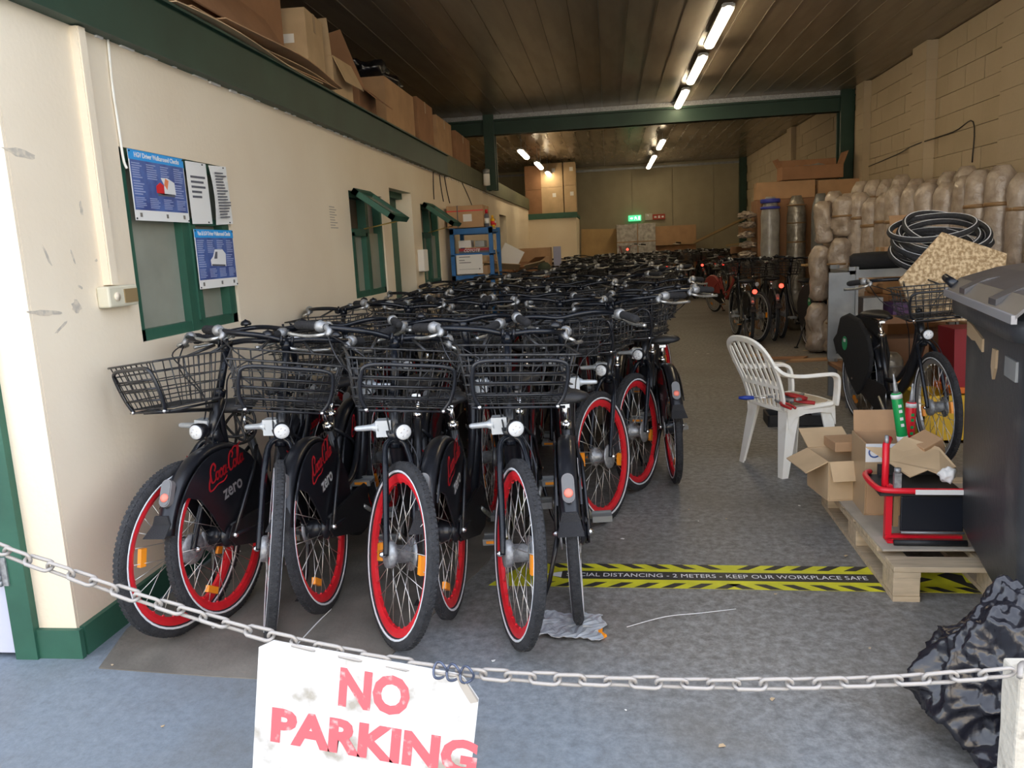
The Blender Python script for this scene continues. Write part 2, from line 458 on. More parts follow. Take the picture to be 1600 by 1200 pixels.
# cross beam and posts
m = MB(); m.box(-2.9, XR, 13.52, 13.6, 3.29, 3.53); m.box(-2.9, XR, 13.47, 13.67, 3.29, 3.31); m.box(-2.9, XR, 13.47, 13.67, 3.5, 3.53)
struct('beam', m, dgreen_m, 'dark green steel cross beam under the ceiling')
m = MB(); m.box(-2.9, XR - .06, 13.46, 13.5, 3.53, 3.6)
struct('trim_6', m, alu_m)
m = MB()
for (xa, xb) in ((3.64, 3.84),): m.box(xa, xb, 13.40, 13.46, 0, 3.6); m.box(xa, xb, 13.62, 13.66, 0, 3.6); m.box(xa + .09, xa + .11, 13.45, 13.63, 0, 3.6)
struct('column', m, dgreen_m, 'dark green steel post against the right block wall')
m = MB(); m.box(-1.97, -1.80, 13.40, 13.44, 2.4, 3.6); m.box(-1.97, -1.80, 13.62, 13.66, 2.4, 3.6); m.box(-1.9, -1.87, 13.43, 13.63, 2.4, 3.6)
struct('column', m, dgreen_m, 'dark green steel post standing on the mezzanine edge')
m = MB(); m.box(3.7, 3.88, YB - .25, YB - .05, 0, 3.6)
struct('column', m, dgreen_m, 'steel post in the far right corner')
# back left room
m = MB(); m.box(XL, -.8, 21.0, 21.12, 0, 2.16); m.box(-.92, -.801, 21.13, YB - .04, 0, 2.15)
struct('wall_partition', m, wall_m)
m = MB(); m.box(XL, -.76, 20.96, 21.0, 2.13, 2.27); m.box(XL, -.78, 21.0, YB, 2.16, 2.25)
struct('trim_7', m, green_m)

# ------------------------------------------------------------------ windows in the left wall
def window(n, y0, y1, z0, z1, mid, opened):
    m = MB(); X = XL - .035
    t = .05
    m.box(X - .05, X + .02, y0, y1, z0, z0 + t); m.box(X - .05, X + .02, y0, y1, z1 - t, z1)
    m.box(X - .05, X + .02, y0, y0 + t, z0, z1); m.box(X - .05, X + .02, y1 - t, y1, z0, z1)
    m.box(X - .05, X + .025, mid - .035, mid + .035, z0, z1)
    
    fr = struct('window_%d' % n, m, green_m)
    tz = z0 + (z1 - z0) * .62
    gl = MB(); gl.box(X - .02, X - .015, mid + .03 if not opened else y0 + t, y1 - t, z0 + t, (z1 - t) if not opened else tz)
    if not opened: gl.box(X - .02, X - .015, y0 + t, mid - .03, z0 + t, z1 - t)
    build('pane', gl, glass_m, fr)
    sm_ = MB()
    if opened:
        sm_.box(X - .04, X + .03, y0 + t, mid, tz - .03, tz + .03)
        sm_.box(X - .03, X + .03, y0 + t, y0 + t + .05, z0 + t, tz)
        sm_.box(X - .03, X + .03, mid - .08, mid - .03, z0 + t, tz)
        build('lower_sash', sm_, green_m, fr)
        # top hung sash swung outwards
        hs = MB(); Wd = .46; H = .40
        hs.box(0, .045, 0, Wd, -.05, 0); hs.box(0, .045, 0, Wd, -H, -H + .05); hs.box(0, .045, 0, .05, -H, 0); hs.box(0, .045, Wd - .05, Wd, -H, 0)
        Mh = Tm(X + .05, y0 + .01, z1 - .02, 0, -math.radians(54), 0)
        sh = build('top_sash', hs, green_m, fr, Mh)
        hp = MB(); hp.box(.018, .024, .05, Wd - .05, -H + .05, -.05)
        build('sash_pane', hp, glass_m, sh)
        st = MB(); st.tube([(X + .02, mid - .1, tz + .03), (X + .33, mid - .05, z1 - .24)], .006, 5)
        build('window_stay', st, mat('brass_stay', (.55, .4, .12), .4, metal=.6), fr)
    else:
        sm_.box(X - .03, X + .03, mid + .03, y1 - t, z0 + (z1 - z0) * .62, z0 + (z1 - z0) * .66)
        sm_.box(X - .02, X + .035, mid + .03, mid + .075, z0 + t, z0 + (z1 - z0) * .62)
        sm_.box(X - .02, X + .035, y1 - .1, y1 - t, z0 + t, z0 + (z1 - z0) * .62)
        build('sash_bar', sm_, green_m, fr)
    if not opened:
        bm_ = MB(); bm_.box(X - .12, X - .11, y0 + .02, y1 - .02, z0 + .02, z1 - .02)
        build('blind', bm_, blind_m, fr)
    return fr
window(1, *wins[0], 3.74, False)
window(2, *wins[1], 6.76, True)
window(3, *wins[3], 9.22, True)
m = MB(); m.box(XL - .22, XL - .17, 7.5, 8.36, 0, 2.06)
struct('door_2', m, green_m)
m = MB(); m.box(XL - .16, XL - .1, 7.5, 7.56, 0, 2.06); m.box(XL - .16, XL - .1, 7.5, 8.36, 2.0, 2.06)
struct('trim_8', m, green_m)
m = MB(); m.box(XL - .22, XL - .17, 15.3, 16.3, 0, 2.08)
struct('door_3', m, dgreen_m)

# ------------------------------------------------------------------ ceiling lamps
def lamp(x, y, L, z, label, group):
    t = thing('batten_light', label, 'light', (x, y, z), 0, group)
    h = MB(); h.box(-.06, .06, 0, L, .03, .06); h.box(-.045, .045, .0, L, .055, .07)
    for yy in (.2, L - .2): h.cyl((0, yy, .065), (0, yy, ZC - z), .006, n=5)
    build('housing', h, alu_m, t)
    d = MB(); k = []
    for yy, s_ in ((0, .6), (.03, 1), (L - .03, 1), (L, .6)):
        k.append([(.055 * s_ * math.cos(a), yy, .02 + .038 * s_ * math.sin(a)) for a in [i * 2 * PI / 10 for i in range(10)]])
    d.loft(k); build('diffuser', d, tube_m, t)
for i, (y, L) in enumerate([(5.7, 1.5), (8.0, 1.45), (9.98, 1.5), (12.1, 1.35), (16.9, 1.4), (19.9, 1.4), (21.6, 1.3)]):
    lamp(1.16, y, L, 3.5 if y < 14 else 3.4, ['ceiling light over the entrance, first of the right row above the bicycles', 'largest ceiling light, nearest of the right row', 'second ceiling light of the right row', 'third ceiling light of the right row, just before the beam', 'first ceiling light of the right row beyond the beam', 'second ceiling light of the right row beyond the beam', 'last ceiling light of the right row by the back wall'][i], 'right row of ceiling lights')
for i, (x, y, z) in enumerate([(-1.58, 15.3, 3.2), (-1.50, 17.9, 3.22), (-1.45, 20.3, 3.22)]):
    lamp(x, y, 1.3, z, 'hanging light of the left row, ' + ['nearest the steel post', 'middle of three', 'beside the stacked cartons'][i], 'left row of hanging lights')

# ================================================================== BICYCLES
RA, FA = (0, -.56, .345), (0, .56, .345)
AXP = Vector((0, .505, .345)); AXD = Vector((0, -.375, .927)).normalized()
def axpt(t): return AXP + AXD * t
BP = {}        # name -> (MB, mats, parent, front?)
def wheel_parts(c, front, tag_):
    tyre = MB(); pr = [(.320 + .0255 * math.cos(a), .0215 * math.sin(a)) for a in [i * 2 * PI / 10 for i in range(10)]]
    tyre.ring(pr, c, 56)
    for sx in (1, -1): tyre.ring([(.312, .0195 * sx), (.304, .018 * sx), (.304, .0205 * sx), (.312, .022 * sx)], c, 48, mi=1)
    for i in range(110):        # tread blocks
        q = 2 * PI * i / 110
        for sx in (1, -1):
            M_ = Matrix.Translation(c) @ Matrix.Rotation(q + sx * .02, 4, 'X')
            tyre.box(.002 * sx, .012 * sx, -.007, .004, .339, .3450, 0, M_)
    rim = MB(); rim.ring([(.302, .0125), (.302, -.0125), (.283, -.0135), (.268, -.007), (.268, .007), (.283, .0135)], c, 48, sm=False)
    for i in range(28):
        q = 2 * PI * (i + .5) / 28; M_ = Matrix.Translation(c) @ Matrix.Rotation(q, 4, 'X')
        rim.box(-.0035, .0035, -.004, .004, .262, .269, 0, M_)
    sp = MB()
    for i in range(28):
        q = 2 * PI * (i + .5) / 28; sx = 1 if i % 2 else -1; q0 = q + (.62 if (i // 2) % 2 else -.62)
        p1 = (c[0], c[1] + .268 * math.sin(q), c[2] + .268 * math.cos(q)); p0 = (c[0] + .03 * sx, c[1] + .038 * math.sin(q0), c[2] + .038 * math.cos(q0))
        sp.cyl(p0, p1, .0017, n=4)
    hub = MB(); hub.lathe([(.012, -.06), (.03, -.045), (.034, -.03), (.034, .02), (.048, .024), (.052, .034), (.05, .05), (.02, .052)] if front else [(.012, -.06), (.04, -.045), (.046, -.03), (.046, .01), (.036, .02), (.05, .03), (.05, .036), (.02, .06)], c, 'x', 18)
    ax = MB()
    for sx in (1, -1): ax.lathe([(.013, .058 * sx), (.013, .068 * sx), (.008, .078 * sx), (.002, .08 * sx)], c, 'x', 8)
    disc = MB(); disc.lathe([(.03, -.052), (.062, -.05), (.064, -.044), (.03, -.042)], c, 'x', 20)
    rfs = []
    for q in ((1.9, 4.9) if front else (2.6, 5.6)):
        rf = MB(); M_ = Matrix.Translation(c) @ Matrix.Rotation(q, 4, 'X'); rf.box(-.008, .008, -.034, .034, .205, .232, 0, M_); rfs.append(rf)
    w_ = tag_ + '_wheel'
    BP[w_] = (tyre, [tyre_m, stripe_m], None, front)
    BP[tag_ + ':rim'] = (rim, [red_m], w_, front); BP[tag_ + ':spokes'] = (sp, [spoke_m], w_, front)
    BP[tag_ + ':hub'] = (hub, [alu_m if front else black_m], w_, front); BP[tag_ + ':axle_nut'] = (ax, [chrome_m], w_, front)
    BP[tag_ + ':brake_disc'] = (disc, [alu_m], w_, front); BP[tag_ + ':a:reflector'] = (rfs[0], [amber_m], w_, front); BP[tag_ + ':b:reflector'] = (rfs[1], [amber_m], w_, front)
wheel_parts(FA, True, 'front'); wheel_parts(RA, False, 'rear')

# frame
f = MB()
h0, h1 = axpt(.40), axpt(.60)
f.cyl(h0, h1, .024, n=12)
f.tube(smooth_path([h0 + Vector((0, -.01, .06)), (0, .20, .50), (0, .02, .33), (0, -.12, .29)], 6), .034, 12)
f.tube(smooth_path([h1 + Vector((0, 0, -.05)), (0, .22, .62), (0, .02, .43), (0, -.16, .40)], 6), .017, 8)
f.tube([(0, -.11, .28), (0, -.245, .70)], .019, 10)
for sx in (1, -1):
    f.tube([(.03 * sx, -.12, .29), (.05 * sx, -.3, .31), (.064 * sx, -.56, .345)], .011, 7)
    f.tube([(.015 * sx, -.225, .64), (.055 * sx, -.34, .56), (.064 * sx, -.56, .35)], .009, 7)
f.cyl((-.04, -.115, .285), (.04, -.115, .285), .026, n=12)
BP['frame'] = (f, [black_m], None, False)
# fork
k = MB(); cr = axpt(.385)
k.tube(smooth_path([(.058, .575, .345), (.058, .545, .42), (.056, .45, .62), (.046, cr.y + .02, cr.z), (.02, cr.y, cr.z + .028), (-.02, cr.y, cr.z + .028), (-.046, cr.y + .02, cr.z), (-.056, .45, .62), (-.058, .545, .42), (-.058, .575, .345)], 5), .0125, 8)
k.cyl(cr, axpt(.43), .022, n=10); k.cyl(axpt(.6), axpt(.63), .026, n=10)
BP['front_fork'] = (k, [bluebl_m], None, True)
fe = MB(); fe.tube([(0, cr.y + .02, cr.z - .01), (0, cr.y + .10, cr.z + .005), (0, cr.y + .16, cr.z - .005)], [.02, .028, .018], 8)
# headlamp
hl = MB(); c = axpt(.47) + Vector((0, .085, .002))
hl.lathe([(.008, -.05), (.026, -.03), (.033, 0), (.034, .018), (.030, .020)], c, 'y', 20); hl.cyl(c + Vector((0, -.03, -.01)), axpt(.42), .008, n=6)
BP['headlamp'] = (hl, [black_m], None, True)
ln = MB(); ln.lathe([(.0305, .019), (.029, .024), (.015, .028), (.003, .029)], c, 'y', 20); BP['head:lens'] = (ln, [clear_m], 'headlamp', True)
rg = MB()
for q in range(5):
    a = q * 2 * PI / 5; rg.lathe([(.004, .026), (.002, .03)], (c[0] + .013 * math.cos(a), c[1], c[2] + .013 * math.sin(a)), 'y', 8)
BP['head:bulb'] = (rg, [chrome_m], 'headlamp', True)
# stem and handlebar
hb = MB(); st = axpt(.83)
hb.cyl(axpt(.62), axpt(.80), .0155, n=10); hb.tube([axpt(.79), st], .022, 10)
bar = smooth_path([(.335, -.035, 1.105), (.30, .04, 1.115), (.25, .14, 1.125), (.17, .205, 1.13), (.09, st.y + .012, st.z + .012), (0, st.y + .01, st.z), (-.09, st.y + .012, st.z + .012), (-.17, .205, 1.13), (-.25, .14, 1.125), (-.30, .04, 1.115), (-.335, -.035, 1.105)], 5)
hb.tube(bar, .0115, 8)
for sx in (-.022, .022): hb.cyl((sx, st.y + .03, st.z - .02), (sx, st.y + .03, st.z + .022), .006, n=6)
BP['handlebar'] = (hb, [bluebl_m], None, True)
for i, sx in enumerate((1, -1)):
    gp = MB(); A = Vector((.338 * sx, -.045, 1.104)); B_ = Vector((.283 * sx, .078, 1.119))
    gp.tube([A, A.lerp(B_, .1), A.lerp(B_, .5), A.lerp(B_, .95), B_], [.014, .0185, .0165, .0185, .017], 10)
    for q in range(9): gp.tube([A.lerp(B_, .12 + q * .09), A.lerp(B_, .15 + q * .09)], .0193, 8)
    BP['g%d:grip' % i] = (gp, [grip_m], 'handlebar', True)
    sh = MB(); C1 = Vector((.262 * sx, .115, 1.123))
    sh.tube([B_, B_.lerp(C1, .35), C1], [.021, .026, .019], 10); sh.tube([C1 + Vector((0, .012, .004)), C1 + Vector((-.01 * sx, .035, -.012)), C1 + Vector((.0, .05, -.028))], [.014, .014, .009], 8)
    BP['s%d:shifter' % i] = (sh, [alu_m], 'handlebar', True)
    lv = MB(); lv.tube(smooth_path([C1 + Vector((0, .03, -.022)), C1 + Vector((.03 * sx, .04, -.032)), (.325 * sx, .08, 1.075), (.375 * sx, .0, 1.07)], 4), [.011] + [.0075] * 11 + [.009], 7)
    BP['l%d:brake_lever' % i] = (lv, [silver_m], 'handlebar', True)
bl = MB(); bl.lathe([(.024, 0), (.026, .008), (.02, .02), (.006, .026), (.002, .03)], (-.2, .19, 1.145), 'z', 14); bl.cyl((-.2, .19, 1.13), (-.2, .19, 1.146), .008, n=6)
BP['bell'] = (bl, [black_m], 'handlebar', True)
cb = MB()
for sx in (1, -1):
    cb.tube(smooth_path([(.262 * sx, .15, 1.10), (.2 * sx, .30, 1.07), (.10 * sx, .33, 1.0), (.05 * sx, .30, .88), (.03 * sx, .37, .76)], 5), .0032, 5)
cb.tube(smooth_path([(-.03, .37, .76), (-.075, .45, .66), (-.07, .56, .42), (-.055, .58, .36)], 5), .003, 5)
cb.tube(smooth_path([(.262, .15, 1.10), (.22, .24, 1.0), (.07, .26, .86), (.03, .2, .55)], 5), .0032, 5)
BP['brake_cable'] = (cb, [black_m], None, True)
# basket
bk = MB(); zt, zb = 1.085, .905
yt0, yt1, yb0, yb1, wt, wb = .33, .61, .36, .565, .208, .172
def bpt(u, v, z):      # u -1..1 across, v 0..1 front-back
    s_ = (z - zb) / (zt - zb)
    return Vector((u * (wb + (wt - wb) * s_), (yb0 + (yt0 - yb0) * s_) * (1 - v) + (yb1 + (yt1 - yb1) * s_) * v, z))
def loop(z, r, q=0):
    bk.tube(smooth_path([bpt(a, b__, z) for a, b__ in ((-1, .08), (-1, .5), (-1, .93), (-.93, 1), (0, 1), (.93, 1), (1, .93), (1, .5), (1, .08), (.93, 0), (0, 0), (-.93, 0))], 2, True), r, 5, True)
loop(zt, .0045)
for z in (1.045, 1.01, .975, .94): loop(z, .0027)
loop(zb, .003)
for u in [i / 4.5 for i in range(-4, 5)]:
    bk.tube([bpt(u, 1, zt), bpt(u, 1, zb), bpt(u, 0, zb), bpt(u, 0, zt)], .0026, 4)
for v in (.2, .4, .6, .8):
    bk.tube([bpt(-1, v, zt), bpt(-1, v, zb), bpt(1, v, zb), bpt(1, v, zt)], .0026, 4)
BP['basket'] = (bk, [wire_m], None, True)
fr = MB(); F_ = lambda u, z, d=.012: bpt(u, 1, z) + Vector((0, d, 0))
fr.tube(smooth_path([F_(-.8, zb - .012), F_(-.9, .94), F_(-.86, 1.02), F_(-.7, 1.062), F_(0, 1.066), F_(.7, 1.062), F_(.86, 1.02), F_(.9, .94), F_(.8, zb - .012)], 5), .0075, 7)
for z in (1.02, .985, .94): fr.cyl(F_(-.88, z), F_(.88, z), .0042, n=6)
fr.cyl(F_(-.98, zb - .012), F_(.98, zb - .012), .0048, n=6)
fr.tube([F_(-.9, zb - .014), bpt(-.8, 0, zb) + Vector((0, 0, -.014))], .005, 5); fr.tube([F_(.9, zb - .014), bpt(.8, 0, zb) + Vector((0, 0, -.014))], .005, 5)
fr.tube([F_(-.3, zb - .012), axpt(.55) + Vector((-.02, .03, 0))], .008, 6); fr.tube([F_(.3, zb - .012), axpt(.55) + Vector((.02, .03, 0))], .008, 6)
bk.tube([bpt(-.5, 0, zt), (-.07, st.y + .02, st.z)], .006, 6); bk.tube([bpt(.5, 0, zt), (.07, st.y + .02, st.z)], .006, 6)
BP['bk:basket_hoop'] = (fr, [black_m], 'basket', True)
bb = MB()
for u in (-.82, .82): bb.lathe([(.008, 0), (.009, .006), (.003, .011)], F_(u, zb - .01), 'y', 8)
BP['bk:basket_bolt'] = (bb, [chrome_m], 'basket', True)
# silver docking bracket on the right of the head tube
dk = MB(); hc = axpt(.47)
dk.box(.01, .07, hc.y - .03, hc.y + .025, hc.z - .035, hc.z + .03); dk.tube([(.06, hc.y, hc.z + .002), (.09, hc.y, hc.z), (.15, hc.y, hc.z - .003), (.158, hc.y, hc.z - .003)], [.03, .013, .0105, .007], 10)
BP['docking_bracket'] = (dk, [mat('white_silver', (.52, .56, .60), .4, metal=.4)], None, False)
# seat post, saddle
sp = MB(); sp.cyl((0, -.245, .70), (0, -.28, .80), .0135, n=10); sp.lathe([(.023, .69), (.024, .72)], (0, -.247, 0), 'z', 12); sp.box(-.02, .02, -.31, -.24, .79, .806)
BP['seat_post'] = (sp, [chrome_m], None, False)
sd = MB(); secs = []
for (y, w_, zt_, th) in [(-.425, .05, .935, .03), (-.41, .092, .95, .055), (-.36, .105, .955, .07), (-.30, .088, .948, .06), (-.24, .05, .94, .045), (-.18, .032, .938, .04), (-.13, .026, .935, .036), (-.115, .012, .925, .02)]:
    zt_ -= .08; secs.append([(w_ * math.cos(a), y, zt_ - th * .45 + th * .5 * math.sin(a) * (1 if math.sin(a) > 0 else .75)) for a in [i * 2 * PI / 14 for i in range(14)]])
sd.loft(secs); BP['saddle'] = (sd, [plast_m], None, False)
sr = MB()
for sx in (1, -1): sr.tube([(.04 * sx, -.38, .825), (.02 * sx, -.3, .805), (.02 * sx, -.24, .805), (.008 * sx, -.15, .83)], .004, 5)
BP['sd:saddle_rail'] = (sr, [chrome_m], 'saddle', False)
# rear mudguard, skirt guard with print, lamp, flap
mg = MB(); vs = []; N = 30; a0, a1 = math.radians(18), math.radians(160)
def arc(a, r, x): return (x, RA[1] + r * math.cos(a), RA[2] + r * math.sin(a))
secs = []
for i in range(N + 1):
    a = a0 + (a1 - a0) * i / N
    secs.append([arc(a, .353, -.036), arc(a, .372, -.030), arc(a, .381, -.012), arc(a, .381, .012), arc(a, .372, .030), arc(a, .353, .036), arc(a, .356, .032), arc(a, .374, .010), arc(a, .374, -.010), arc(a, .356, -.032)])
mg.loft(secs); BP['rear_mudguard'] = (mg, [black_m], None, False)
def guard(sx):
    g_ = MB(); poly = [(.355 * math.cos(math.radians(a)), .355 * math.sin(math.radians(a))) for a in range(18, 150, 6)]
    poly += [(-.235, .235), (-.16, .20), (-.10, .12), (-.06, .05), (-.02, .0), (.06, -.03), (.16, -.05), (.28, -.03), (.34, .05)]
    x0, x1 = .040 * sx, .046 * sx
    fa = lambda a, b_: (x0, RA[1] + a, RA[2] + b_); fb = lambda a, b_: (x1, RA[1] + a, RA[2] + b_)
    return g_.prism(poly, fa, fb)
for i, sx in enumerate((1, -1)):
    BP['k%d:skirt_guard' % i] = (guard(sx), [black_m], None, False)
ml = MB(); c = Vector(arc(math.radians(137), .394, 0))
Ml = Matrix.Translation(c) @ Matrix.Rotation(math.radians(137 - 90 + 16), 4, 'X')
def cap_poly(w_, h_, n=8):
    return [(w_ * math.cos(a), h_ - w_ + w_ * math.sin(a)) for a in [i * PI / n for i in range(n + 1)]] + [(w_ * math.cos(a), -h_ + w_ + w_ * math.sin(a)) for a in [PI + i * PI / n for i in range(n + 1)]]
fl = lambda d: (lambda a, b_: Ml @ Vector((a, b_, d)))
ml.prism(cap_poly(.022, .052), fl(-.012), fl(.012)); BP['rear_light'] = (ml, [smoke_m], None, False)
l2 = MB(); l2.lathe([(.0165, 0), (.0165, .004), (.012, .008), (.003, .01)], (0, 0, .012), 'z', 16)
l3 = MB(); l3.join(l2, Ml @ Matrix.Translation((0, -.018, 0))); BP['rl:lens'] = (l3, [mat('pale_red_lens', (.85, .22, .16), .35)], 'rear_light', False)
l4 = MB(); l4.prism(cap_poly(.018, .048), fl(.012), fl(.0145)); BP['rl:clear_cover'] = (l4, [mat('cloudy_plastic', (.13, .13, .13), .2)], 'rear_light', False)
fp = MB(); c0 = Vector(arc(math.radians(152), .383, 0)); c1_ = Vector(arc(math.radians(164), .388, 0))
secs = [[(-.026, c0.y - .006, c0.z + .02), (.026, c0.y - .006, c0.z + .02), (.026, c0.y + .004, c0.z + .02), (-.026, c0.y + .004, c0.z + .02)],
        [(-.036, c0.y - .012, c0.z - .012), (.036, c0.y - .012, c0.z - .012), (.036, c0.y - .002, c0.z - .012), (-.036, c0.y - .002, c0.z - .012)],
        [(-.045, c1_.y - .03, c1_.z + .028), (.045, c1_.y - .03, c1_.z + .028), (.045, c1_.y - .022, c1_.z + .028), (-.045, c1_.y - .022, c1_.z + .028)]]
fp.loft(secs, sm=False); BP['mud_flap'] = (fp, [grip_m], 'rear_mudguard', False)
# drive
cr_ = MB(); cr_.lathe([(.02, .045), (.085, .047), (.088, .051), (.02, .055)], (0, -.115, .285), 'x', 24); cr_.tube([(.062, -.115, .285), (.075, -.02, .225), (.078, .02, .2)], .011, 7); cr_.tube([(-.055, -.115, .285), (-.075, -.21, .345), (-.078, -.25, .37)], .011, 7)
BP['crank'] = (cr_, [silver_m], None, False)
for i, (sx, py, pz) in enumerate(((1, .02, .2), (-1, -.25, .37))):
    pd = MB(); pd.box(.085 * sx, .175 * sx, py - .038, py + .038, pz - .006, pz + .006); pd.box(.085 * sx, .175 * sx, py - .042, py - .03, pz - .014, pz + .014); pd.box(.085 * sx, .175 * sx, py + .03, py + .042, pz - .014, pz + .014)
    BP['p%d:pedal' % i] = (pd, [greymet_m], 'crank', False)
    pr_ = MB(); pr_.box(.1 * sx, .16 * sx, py + .042, py + .0445, pz - .006, pz + .006)
    BP['q%d:pedal_reflector' % i] = (pr_, [amber_m], 'crank', False)
ch = MB(); ch.tube([(.052, -.11, .372), (.052, -.34, .378), (.052, -.56, .385)], .009, 6); ch.tube([(.052, -.11, .198), (.052, -.34, .25), (.052, -.56, .305)], .009, 6)
ch.prism([(-.03, .30), (.0, .22), (-.06, .18), (-.2, .19), (-.56, .30), (-.60, .345), (-.56, .39), (-.2, .385), (-.06, .38), (-.01, .35)], lambda a, b_: (.058, a, b_), lambda a, b_: (.064, a, b_))
BP['chain_guard'] = (ch, [plast_m], None, False)
ks = MB(); ks.tube([(-.06, -.52, .33), (-.11, -.50, .12), (-.155, -.50, .012)], [.011, .009, .009], 7); BP['kickstand'] = (ks, [black_m], None, False)
kf = MB(); kf.box(-.18, -.14, -.525, -.475, .0, .016); BP['kick:stand_foot'] = (kf, [grip_m], 'kickstand', False)

# decal text on the guard (meshes lie in the y/z plane)
def ribbon(paths, wd):
    r = MB()
    for P in paths:
        Q = smooth_path([(a, b_, 0) for a, b_ in P], 5); n_ = len(Q)
        for i in range(n_ - 1):
            d = (Q[i + 1] - Q[i]); d.normalize(); nn = Vector((-d.y, d.x, 0)) * wd * (.55 + .6 * abs(d.y))
            e = d * wd * .3
            r.add([Q[i] - nn - e, Q[i] + nn - e, Q[i + 1] + nn + e, Q[i + 1] - nn + e], [(0, 1, 2, 3)])
    return r
SCR = [[(.16, .30), (.22, .40), (.12, .52), (-.02, .42), (-.06, .2), (.0, .02), (.12, .0), (.22, .08)], [(-.06, .2), (-.16, .0), (-.14, -.16), (.0, -.2), (.3, -.14), (.62, -.16), (.8, -.08)],
       [(.34, .20), (.26, .22), (.22, .1), (.3, .0), (.38, .08), (.36, .2), (.44, .2)], [(.56, .18), (.5, .24), (.42, .12), (.48, .0), (.58, .06)],
       [(.74, .2), (.66, .24), (.6, .1), (.66, .0), (.74, .08), (.78, .24), (.76, .04), (.84, .02)], [(.84, .12), (.92, .12)],
       [(1.14, .34), (1.2, .44), (1.1, .54), (.98, .42), (.94, .2), (1.0, .02), (1.1, .0), (1.2, .08)], [(1.14, .5), (1.3, .6), (1.5, .56), (1.66, .62)],
       [(1.32, .20), (1.24, .22), (1.2, .1), (1.28, .0), (1.36, .08), (1.34, .2), (1.4, .2)], [(1.44, .1), (1.54, .5), (1.48, .54), (1.44, .1), (1.5, .0), (1.56, .05)],
       [(1.72, .2), (1.64, .24), (1.58, .1), (1.64, .0), (1.72, .08), (1.76, .24), (1.74, .04), (1.82, .04)]]
scr = ribbon(SCR, .034)
zero_me = textmesh('zero', .078, offset=.0018, mats=white_m)
def decal_mesh(src_v, src_f, scale, shear, y0, z0, rot, side, name, m_):
    ca, sa = math.cos(rot), math.sin(rot); V = []
    for (a, b_, _) in src_v:
        a, b_ = (a + b_ * shear) * scale, b_ * scale
        a, b_ = a * ca - b_ * sa, a * sa + b_ * ca
        V.append((side * (.0468 + .0012), y0 + side * a, z0 + b_))
    me = bpy.data.meshes.new(name); me.from_pydata(V, [], src_f); me.materials.append(m_); me.update(); return me
zv = [tuple(v.co) for v in zero_me.vertices]; zf = [tuple(p.vertices) for p in zero_me.polygons]
DEC = {}
for i, sd_ in enumerate((1, -1)):
    ctr = -.52
    DEC[i] = [('brand_script', decal_mesh([(a - .85, b_ - .1, 0) for a, b_, _ in scr.v], scr.f, .135, .22, ctr, .345 + .270, .12, sd_, 'brand_script', coke_m)),
              ('zero_word', decal_mesh(zv, zf, 1.0, 0, ctr + .02 * sd_, .345 + .185, .12, sd_, 'zero_word', white_m))]

BM = {k_: v[0].mesh(k_.split(':')[-1], v[1]) for k_, v in BP.items()}
rim_grey = BP['front:rim'][0].mesh('rim', grey_rim_m), BP['rear:rim'][0].mesh('rim', grey_rim_m)
SADDLE_WORD = textmesh('hello bike', .02, mats=white_m)
def steerM(deg): return Matrix.Translation(AXP) @ Matrix.Rotation(math.radians(deg), 4, AXD) @ Matrix.Translation(-AXP)
def make_bike(label, x, y, heading, steer, group, red=True, lean=0, guard_=True, basket=True, bs=None):
    """heading in degrees: direction of travel measured from +Y towards -X (Blender z rotation); x,y = bike origin"""
    t = thing('city_bicycle', label, 'bicycle', (x, y, 0), 0, group, rot=(0, math.radians(lean), math.radians(heading)))
    S = steerM(steer); made = {}
    for k_, (mb_, ms_, par, front) in BP.items():
        nm = k_.split(':')[-1]
        if not basket and (k_ == 'basket' or par == 'basket'): continue
        if not guard_ and 'skirt_guard' in k_: continue
        if not red and k_ == 'docking_bracket': continue
        me = BM[k_]
        if not red and k_ == 'front:rim': me = rim_grey[0]
        if not red and k_ == 'rear:rim': me = rim_grey[1]
        if par is None: o = link(nm, me, t, (steerM(bs) if (k_ == 'basket' and bs is not None) else S.copy()) if front else None)
        else: o = link(nm, me, made[par])
        made[k_] = o
        if nm == 'spokes': o['kind'] = 'stuff'
        if nm == 'skirt_guard' and red:
            for dn, dm in DEC[int(k_[1])]: link(dn, dm, o)
    return t
# the same bicycle as a single mesh, for the far rows
def far_mesh(name, steer, red):
    V = MB(); mats_ = []; S = steerM(steer)
    skip = ('rl:clear_cover', 'bk:basket_bolt', 'head:bulb', 'bell')
    for k_, (mb_, ms_, par, front) in BP.items():
        if k_ in skip: continue
        ms = [grey_rim_m] if ('rim' in k_ and not red) else ms_
        idx = []
        for q in ms:
            if q not in mats_: mats_.append(q)
            idx.append(mats_.index(q))
        o_ = len(V.m); V.join(mb_, S if front else None)
        for i in range(o_, len(V.m)): V.m[i] = idx[V.m[i]] if V.m[i] < len(idx) else idx[0]
    return V.mesh(name, mats_)

